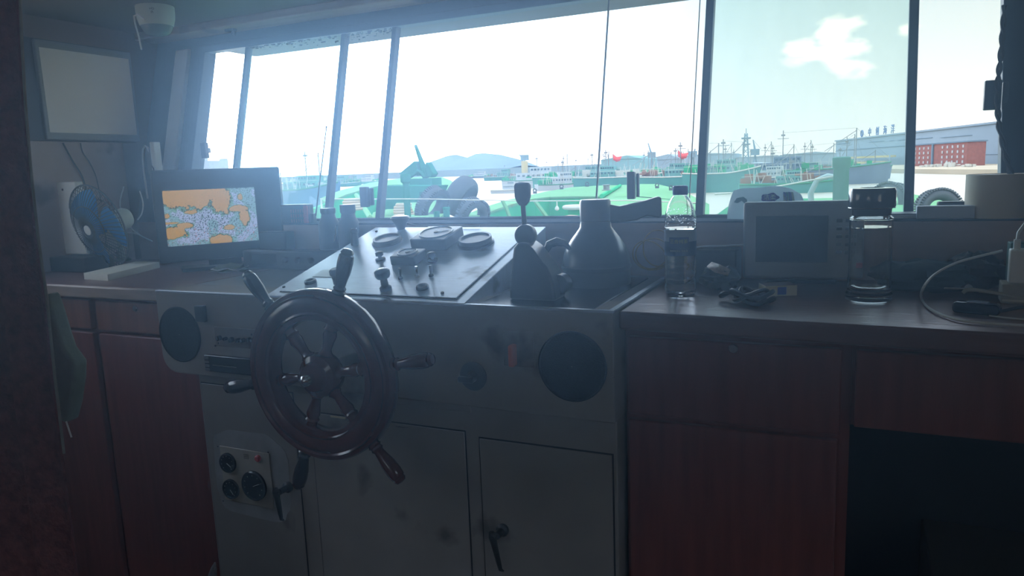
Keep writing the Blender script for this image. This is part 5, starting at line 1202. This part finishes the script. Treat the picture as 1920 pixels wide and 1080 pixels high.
hwh = flat('white_house', (0.62, 0.66, 0.66), 0.6, 0.1, 0.3); hgr = flat('green_house', (0.22, 0.45, 0.40), 0.6, 0.15, 0.3); hulw = flat('white_hull', (0.66, 0.68, 0.68), 0.5, 0.1, 0.3)
GF = 'fishing boats moored across the harbour'
R = math.radians
B_ = []
def bt(*a, **k): B_.append(boat(*a, **k))
bt(557, 374, 15, R(8), hullb, hullg2, 'blue-hulled boat with bow to the right behind the handheld antenna', hh=3.2, house=(0.1, 0.4, 1.2), mast=7, dist=95)
bt(640, 350, 26, R(-4), hullg, hgr, 'dark green boat low in the water between the two left window posts', mast=5)
bt(690, 345, 24, R(4), hullg2, hwh, 'sea-green boat directly left of the anchor', mast=6)
bt(606, 342, 24, R(-6), hullg, hwh, 'green boat partly behind the thin left window post', mast=6)
bt(664, 341, 16, R(12), hullgr, hgr, 'grey-green boat behind the two low boats left of the anchor', mast=7)
bt(1008, 352, 19, R(20), hulw, hwh, 'white ship with yellow funnel behind the paddle lever', hh=2.2, house=(-0.05, 0.5, 1.9), mast=5, funnel=yel, name='ship', cat='ship')
bt(1052, 356, 12, R(40), hulw, hwh, 'small white tug close right of the yellow-funnel ship', hh=1.4, house=(0, .4, 1.5), mast=5)
bt(955, 362, 8, R(12), hulw, hwh, 'low white launch left of the paddle lever', hh=0.8, house=(0, .3, 1.0), mast=2, extra=False)
bt(1090, 352, 24, R(-3), hullg2, hgr, 'long sea-green barge below the wide teal sheds, centre', hh=2.9, house=(0.1, 0.25, 1.3), mast=6)
bt(1168, 356, 20, R(5), hullg, hgr, 'dark green boat with red flag left of the dark pull latch', hh=2.8, house=(-0.2, 0.25, 1.3), mast=6, flag=True)
bt(1232, 350, 19, R(-5), hullg2, hgr, 'sea-green boat right of the dark pull latch', hh=2.8, house=(0.2, 0.25, 1.3), mast=6)
bt(1290, 357, 18, R(6), hullg, hgr, 'green boat with red flag above the bottle cap', hh=2.7, house=(-0.1, 0.25, 1.3), mast=7, flag=True)
bt(1350, 360, 12, R(4), hullg, hgr, 'bright green boat just right of the thick window post', hh=3.2, house=(0, 0.4, 1.2), mast=6)
bt(1425, 352, 17, R(-4), hullgr, hwh, 'grey boat with crowded deck above the tissue pack', hh=1.9, house=(0.1, 0.25, 1.1), mast=5)
bt(1515, 347, 27, R(6), hullgr, hullgr, 'long grey ship with tall masts above the tissue pack right end', hh=3.0, house=(-0.2, 0.3, 1.4), mast=9, name='ship', cat='ship')
bt(1478, 362, 14, R(10), hullg, hgr, 'green boat lying before the crowded grey boat', hh=1.5, house=(0, 0.25, 1.0), mast=3)
bt(1597, 337, 15, R(4), hullgr, hgr, 'dark grey ship behind the tall green bollard post', hh=2.3, house=(-0.2, 0.3, 1.2), mast=5, name='ship', cat='ship')
bt(900, 334, 30, R(5), hullgr, hwh, 'low hazy boat under the wooded hill', hh=1.6, mast=4)
bt(945, 338, 22, R(-5), hullg, hgr, 'long hazy green boat right of the hill foot', hh=2.0, mast=4)
first = None
rr2 = random.Random(11)
for i_, u_ in enumerate(range(1030, 1560, 37)):
    lab = 'far fishing boat in the crowded back row before the pale sheds'
    if first is None:
        bt(u_, 340, 13, R(5), hullg, hgr, lab, hh=2.0, house=(-0.1, 0.3, 1.2), mast=8); first = B_[-1]; first['group'] = 'far fishing boats in the back row'
        bt(u_+18, 343.5, 12, R(-12), hullgr, hwh, lab, hh=1.8, house=(0.15, 0.25, 1.1), mast=10); sec = B_[-1]; sec['group'] = first['group']
    else:
        q = at(u_+18, (337.5, 340.2, 343)[i_ % 3]-(u_-1030)*0.008, 2, SEA)
        B_.append(copy_tree(first if i_ % 2 else sec, q, R(rr2.uniform(-10, 10)), lab, first['group']))
# ---- own forecastle and neighbour's bow
def deckpoly(pts, z, th, name, mat, par):
    return MB().prism([at(u, v, 2, z) for u, v in pts], (0, 0, -th)).build(name, mat, par, world=True)
def wallstrip(pts, z, zb, th, name, mat, par):
    q = [at(u, v, 2, z) for u, v in pts]; b = MB()
    for i in range(len(q)-1):
        A, B = q[i].copy(), q[i+1].copy(); A.z = B.z = z-0.03
        n_ = Vector((B.y-A.y, A.x-B.x, 0)).normalized()*th
        a_, c_ = A.copy(), B.copy(); a_.z = c_.z = zb
        b.hull8([a_, c_, c_+n_, a_+n_, A, B, B+n_, A+n_])
    return b.build(name, mat, par, world=True, smooth=False)
z1 = 0.66
fc = thing('green_foredeck', 'mint green raised foredeck with teal bulwark seen through the middle window', 'ship deck', at(1100, 372, 2, 0) * 1.0)
D1 = [(850, 416), (872, 402), (915, 386), (950, 375), (992, 366), (1030, 358), (1073, 351), (1120, 348), (1163, 347), (1127, 368), (1073, 368), (1030, 369), (1002, 372), (970, 380), (940, 389), (905, 401), (882, 412)]
deckpoly(D1, z1, 0.06, 'bulwark_cap', mint, fc)
wallstrip([(862, 420), (882, 412), (905, 401), (940, 389), (970, 380), (1002, 372), (1030, 369), (1073, 368), (1127, 368), (1185, 366), (1250, 371), (1310, 380)], z1, -1.2, -0.12, 'bulwark', teal, fc)
D1b = [(1128, 368), (1164, 347), (1200, 345), (1232, 345), (1262, 352), (1290, 363), (1330, 383), (1330, 412), (1250, 412), (1180, 405), (1140, 385)]
deckpoly(D1b, z1-0.03, 0.06, 'deck_plate', mint, fc)
MB().tube([at(1128, 368, 2, z1+.02), at(1163, 348, 2, z1+.02)], 0.05, 6).build('deck_step', teal, fc, world=True)
for pts in (((942, 376), (950, 392), (956, 409)), ((1003, 377), (1014, 392), (1027, 409)), ((922, 399), (930, 409))):
    b = MB(); b.tube([at(u, v, 1, at(u, 384, 2, z1).y*0.9) for u, v in pts], 0.035, 6); b.build('bulwark_stay', mint, fc, world=True)
nb_ = thing('green_bow', 'mint green bow of the neighbouring ship at left with anchor recess', 'ship deck', at(800, 372, 2, 0))
D2 = [(600, 372), (640, 356), (692, 343), (716, 339), (754, 334), (790, 331), (829, 332), (845, 338), (856, 346), (862, 360), (850, 385), (815, 416), (735, 416), (745, 372), (752, 346), (716, 347), (692, 352), (650, 364), (612, 380)]
z2 = 0.72
deckpoly(D2, z2, 0.08, 'bow_deck', mint, nb_)
wallstrip([(590, 388), (612, 380), (650, 364), (692, 352), (716, 347), (752, 346)], z2, -1.2, -0.1, 'bulwark', teal, nb_)
b = MB(); b.tube([at(668, 366, 1, 13), at(694, 408, 1, 11)], 0.05, 6); b.build('bulwark_stay', mint, nb_, world=True)
# windlass platform box
yb_ = 13.0; A, B = at(716, 349, 1, yb_), at(786, 393, 1, yb_); C1, C2 = at(804, 349, 1, yb_), at(772, 393, 1, yb_)
MB().prism([at(716, 349, 1, yb_), at(804, 349, 1, yb_), at(800, 360, 1, yb_), at(786, 360, 1, yb_), at(786, 372, 1, yb_), at(770, 392, 1, yb_), at(714, 392, 1, yb_)], (0, 0.8, 0)).build('windlass_housing', tealdark, nb_, world=True)
deckpoly([(700, 398), (760, 385), (800, 392), (815, 418), (690, 418)], 0.45, 0.5, 'lower_deck', mint, nb_)
# anchor
yA = 17.0
an = thing('anchor', 'green anchor with raised shank standing on the neighbouring bow', 'anchor', at(792, 336, 1, yA))
def pxp(name, pts, Y, th, mat, par, bevel=0.0): return MB().prism([at(u, v, 1, Y) for u, v in pts], (0, th, 0)).build(name, mat, par, world=True, bevel=bevel)
pxp('fluke', [(747, 326), (776, 302), (780, 304), (785, 326), (784, 330), (756, 329)], yA, 0.25, tealdark, an, 0.02)
pxp('fluke', [(798, 304), (801, 305), (813, 326), (808, 333), (800, 331), (797, 318)], yA, 0.25, tealdark, an, 0.02)
b = MB(); b.tube([at(801, 333, 1, yA+.1), at(795, 318, 1, yA+.1), at(789, 300, 1, yA+.1), at(779, 272, 1, yA+.1)], [0.10, 0.10, 0.065, 0.04], 10); b.build('shank', tealdark, an, world=True)
b = MB(); b.tube([at(770, 331, 1, yA), at(784, 320, 1, yA), at(790, 324, 1, yA), at(796, 333, 1, yA)], 0.05, 8); b.build('crown', tealdark, an, world=True)
MB().box((-9.0, 2.75, -1.3), (3.5, 9.0, -1.2)).build('main_deck', mintd, fc, world=True)
A_ = at(792, 336, 1, yA); MB().box((A_.x-0.35, yA-.1, 0.60), (A_.x+0.35, yA+.4, A_.z+0.02)).build('stock_rest', tealdark, an, world=True)
# T bollard / fairlead post
yP = 8.5
def bollard(u0, u1, v0, v1, cap, Y, label, mat=tealdark, name='bollard'):
    A = at((u0+u1)/2, v1, 1, Y); k_ = mpp(A); T_ = at((u0+u1)/2, v0, 1, Y); h = T_.z-A.z; r = (u1-u0)/2*k_
    t = thing(name, label, 'bollard', A)
    MB().lathe([(r, 0), (r, h*0.8), (r*cap*0.98, h*0.84), (r*cap, h*0.9), (r*cap, h*0.985), (r*cap*0.8, h)], 24).build('post', mat, t)
    MB().lathe([(r*1.5, 0), (r*1.5, 0.02), (r*1.1, 0.025)], 24).build('foot', mat, t)
    return t
bollard(759, 771, 327, 411, 1.6, yP, 'tall green post with flared head left of the upright tyre')
bollard(1561, 1588, 294, 412, 1.16, 6.0, 'thick tall green bollard post at right, left of the glass cup lid', flat('weathered_teal_post', (0.10, 0.24, 0.18)))
bollard(814, 825, 396, 414, 1.1, 8.0, 'small green bollard at the foot of the upright tyre'); bollard(832, 844, 388, 414, 1.15, 8.2, 'small green bollard between the two tyres')
bollard(1131, 1143, 346, 357, 1.2, 17, 'short grey bollard on the raised foredeck', dirtymetal)
# cleats on foredeck edge
for i, (u, v) in enumerate(((1003, 363), (1053, 355), (1101, 350), (1232, 353), (1258, 357), (888, 383))):
    q = at(u, v, 2, z1+.01); k_ = mpp(q)
    t = thing('fairlead', ('dark fairlead at the left end of the foredeck edge', 'dark fairlead left of the centre on the foredeck edge', 'dark fairlead next to the grey bollard', 'small ring fairlead right of the dark latch', 'small ring fairlead above the bottle cap', 'small fairlead near the reclining tyre')[i], 'fairlead', q, 0.3)
    MB().cbox((0, 0, 0.02), (7*k_, 0.1, 0.04)).build('plate', rubber, t); MB().torus((0, 0, 0.04+3*k_), 3*k_, 1.0*k_, 16, 6, 'Y').build('ring', rubber, t)
# hanging work light on bulwark, round hatch, cream vent
q = at(1044, 378, 1, 11); k_ = mpp(q); t = thing('deck_light', 'small white deck light hanging before the teal bulwark', 'lamp', q)
MB().cyl((0, 0, 0), (0, 0, -10*k_), 1.2*k_, 8).build('arm', rustw, t); MB().lathe([(1.5*k_, -8*k_), (4*k_, -12*k_), (4*k_, -15*k_), (1*k_, -17*k_)], 14).build('shade', rustw, t)
q = at(1085, 388, 1, 9.5); k_ = mpp(q); t = thing('hatch', 'round white-rimmed deck hatch left of the bell-shaped lamp neck', 'hatch', q); t.rotation_euler = (0.0, 0, 0)
MB().torus((0, 0, 0), 27*k_, 4*k_, 36, 8).build('rim', rustw, t); MB().lathe([(25*k_, -0.01), (25*k_, 0.01)], 36).build('cover', greyp if False else flat('pale_cover', (0.35, 0.42, 0.5)), t)
MB().lathe([(20*k_, -0.35), (20*k_, -0.02)], 30).build('trunk', teal, t)
q = at(1070, 412, 1, 8.5); k_ = mpp(q); t = thing('vent_cowl', 'cream mushroom vent cap low before the bulwark', 'vent', q)
MB().lathe([(24*k_, 0), (22*k_, 4*k_), (14*k_, 7.5*k_), (2*k_, 9*k_)], 28).build('cap', flat('cream_vent', (0.72, 0.56, 0.4)), t); MB().lathe([(10*k_, -0.3), (10*k_, -0.002)], 20).build('stem', rustw, t)
# ---- tyres
def tyre(u, v, Y, Rp, w, th, phi, label, tread=True, name='tyre_fender'):
    q = at(u, v, 1, Y); k_ = mpp(q); R_ = Rp*k_; w = w*k_
    vd = (CAM-q).normalized(); rr_ = Vector((0, 0, 1)).cross(vd).normalized(); uu_ = vd.cross(rr_)
    axv = vd*math.cos(th)+(rr_*math.cos(phi)+uu_*math.sin(phi))*math.sin(th)
    t = thing(name, label, 'tyre', q, rot=axv.to_track_quat('Z', 'Y').to_euler())
    MB().torus((0, 0, 0), R_*0.76, R_*0.25, 56, 14, 'Z', sq=w/(R_*0.5)).build('casing', rubber, t)
    if tread:
        b = MB(); n_ = 50
        for k_ in range(n_):
            a_ = 2*PI*k_/n_
            for sg in (-1, 1):
                b.m = Matrix.Rotation(a_+sg*0.03, 4, 'Z') @ Matrix.Translation((R_*0.955, 0, sg*w*0.23)) @ Matrix.Rotation(sg*0.35, 4, 'Y'); b.cbox((0, 0, 0), (R_*0.10, R_*0.085, w*0.5))
        b.m = Matrix(); b.build('tread', rubber, t)
    return t
tyre(811, 386, 9.0, 36, 24, R(58), R(-32), 'large upright tyre with deep tread between the green posts')
tyre(864, 368, 10.5, 40, 34, R(68), R(-34), 'smooth grey tyre leaning right of the treaded one', tread=False)
tyre(886, 406, 9.5, 34, 24, R(48), R(-30), 'tyre half hidden behind the edge of the right foredeck')
tyre(1760, 396, 7.0, 41, 26, R(30), R(10), 'tyre rising above the mint deck left of the low dark box')
tyre(1668, 382, 8.5, 39, 26, R(35), R(170), 'hazy tyre behind the glass cup lid')
tyre(1618, 396, 7.5, 26, 18, R(25), R(170), 'small tyre between the thick bollard post and the glass cup lid')
b = MB(); b.tube([at(1522, 440, 1, 6.2), at(1522, 400, 1, 6.2), at(1520, 362, 1, 6.2), at(1532, 338, 1, 6.2), at(1552, 330, 1, 6.2), at(1572, 334, 1, 6.2)], 0.022, 10)
tag(b.build('hose', flat('pale_hose', (0.45, 0.55, 0.52)), None), 'pale arching hose left of the thick bollard post', 'hose')
dr_ = thing('green_side_deck', 'mint green deck corner outside, below the tyres at right', 'ship deck', at(1700, 380, 2, 0))
deckpoly([(1520, 372), (1610, 370), (1660, 364), (1712, 364), (1745, 370), (1790, 384), (1850, 392), (1850, 425), (1540, 425)], 0.80, 0.5, 'deck_plate', mint, dr_)
deckpoly([(1340, 405), (1375, 380), (1450, 372), (1520, 372), (1540, 425), (1340, 425)], 0.78, 0.4, 'deck_plate', mintd, dr_)
# railing cable
b = MB(); b.tube([at(600, 373, 1, 5.0), at(800, 373, 1, 5.0), at(990, 377, 1, 5.0), at(1180, 376, 1, 5.0), at(1320, 381, 1, 5.0)], 0.004, 6)
for u_ in (602, 1317):
    q = at(u_, 374, 1, 5.0); b.tube([q, Vector((q.x, q.y, -1.2))], 0.008, 6)
tag(b.build('guard_wire', rustw, None), 'thin horizontal guard wire outside the middle window', 'wire')
b = MB(); b.tube([at(1455, 350, 1, 6.0), at(1520, 338, 1, 6.0), at(1565, 330, 1, 6.0)], 0.006, 6); b.tube([at(1340, 364, 1, 6.0), at(1370, 362, 1, 6.0)], 0.008, 6)
tag(b.build('mooring_rope', rustw, None), 'pale mooring rope running up to the thick bollard post', 'rope')
# coiled ropes on neighbouring deck
for i, (u, v) in enumerate(((660, 392), (757, 402))):
    q = at(u, v, 1, 9.0); k_ = mpp(q); b = MB()
    for k2 in range(5): b.torus((random.uniform(-.02, .02), 0, k2*0.035), 18*k_-k2*0.01, 0.022, 24, 6)
    o = b.build('rope_coil', flat('straw_rope', (0.6, 0.5, 0.34)), None); o.location = q
    tag(o, ('coil of pale rope on the left bow between the two window posts', 'coil of pale rope beside the tall green post')[i], 'rope')
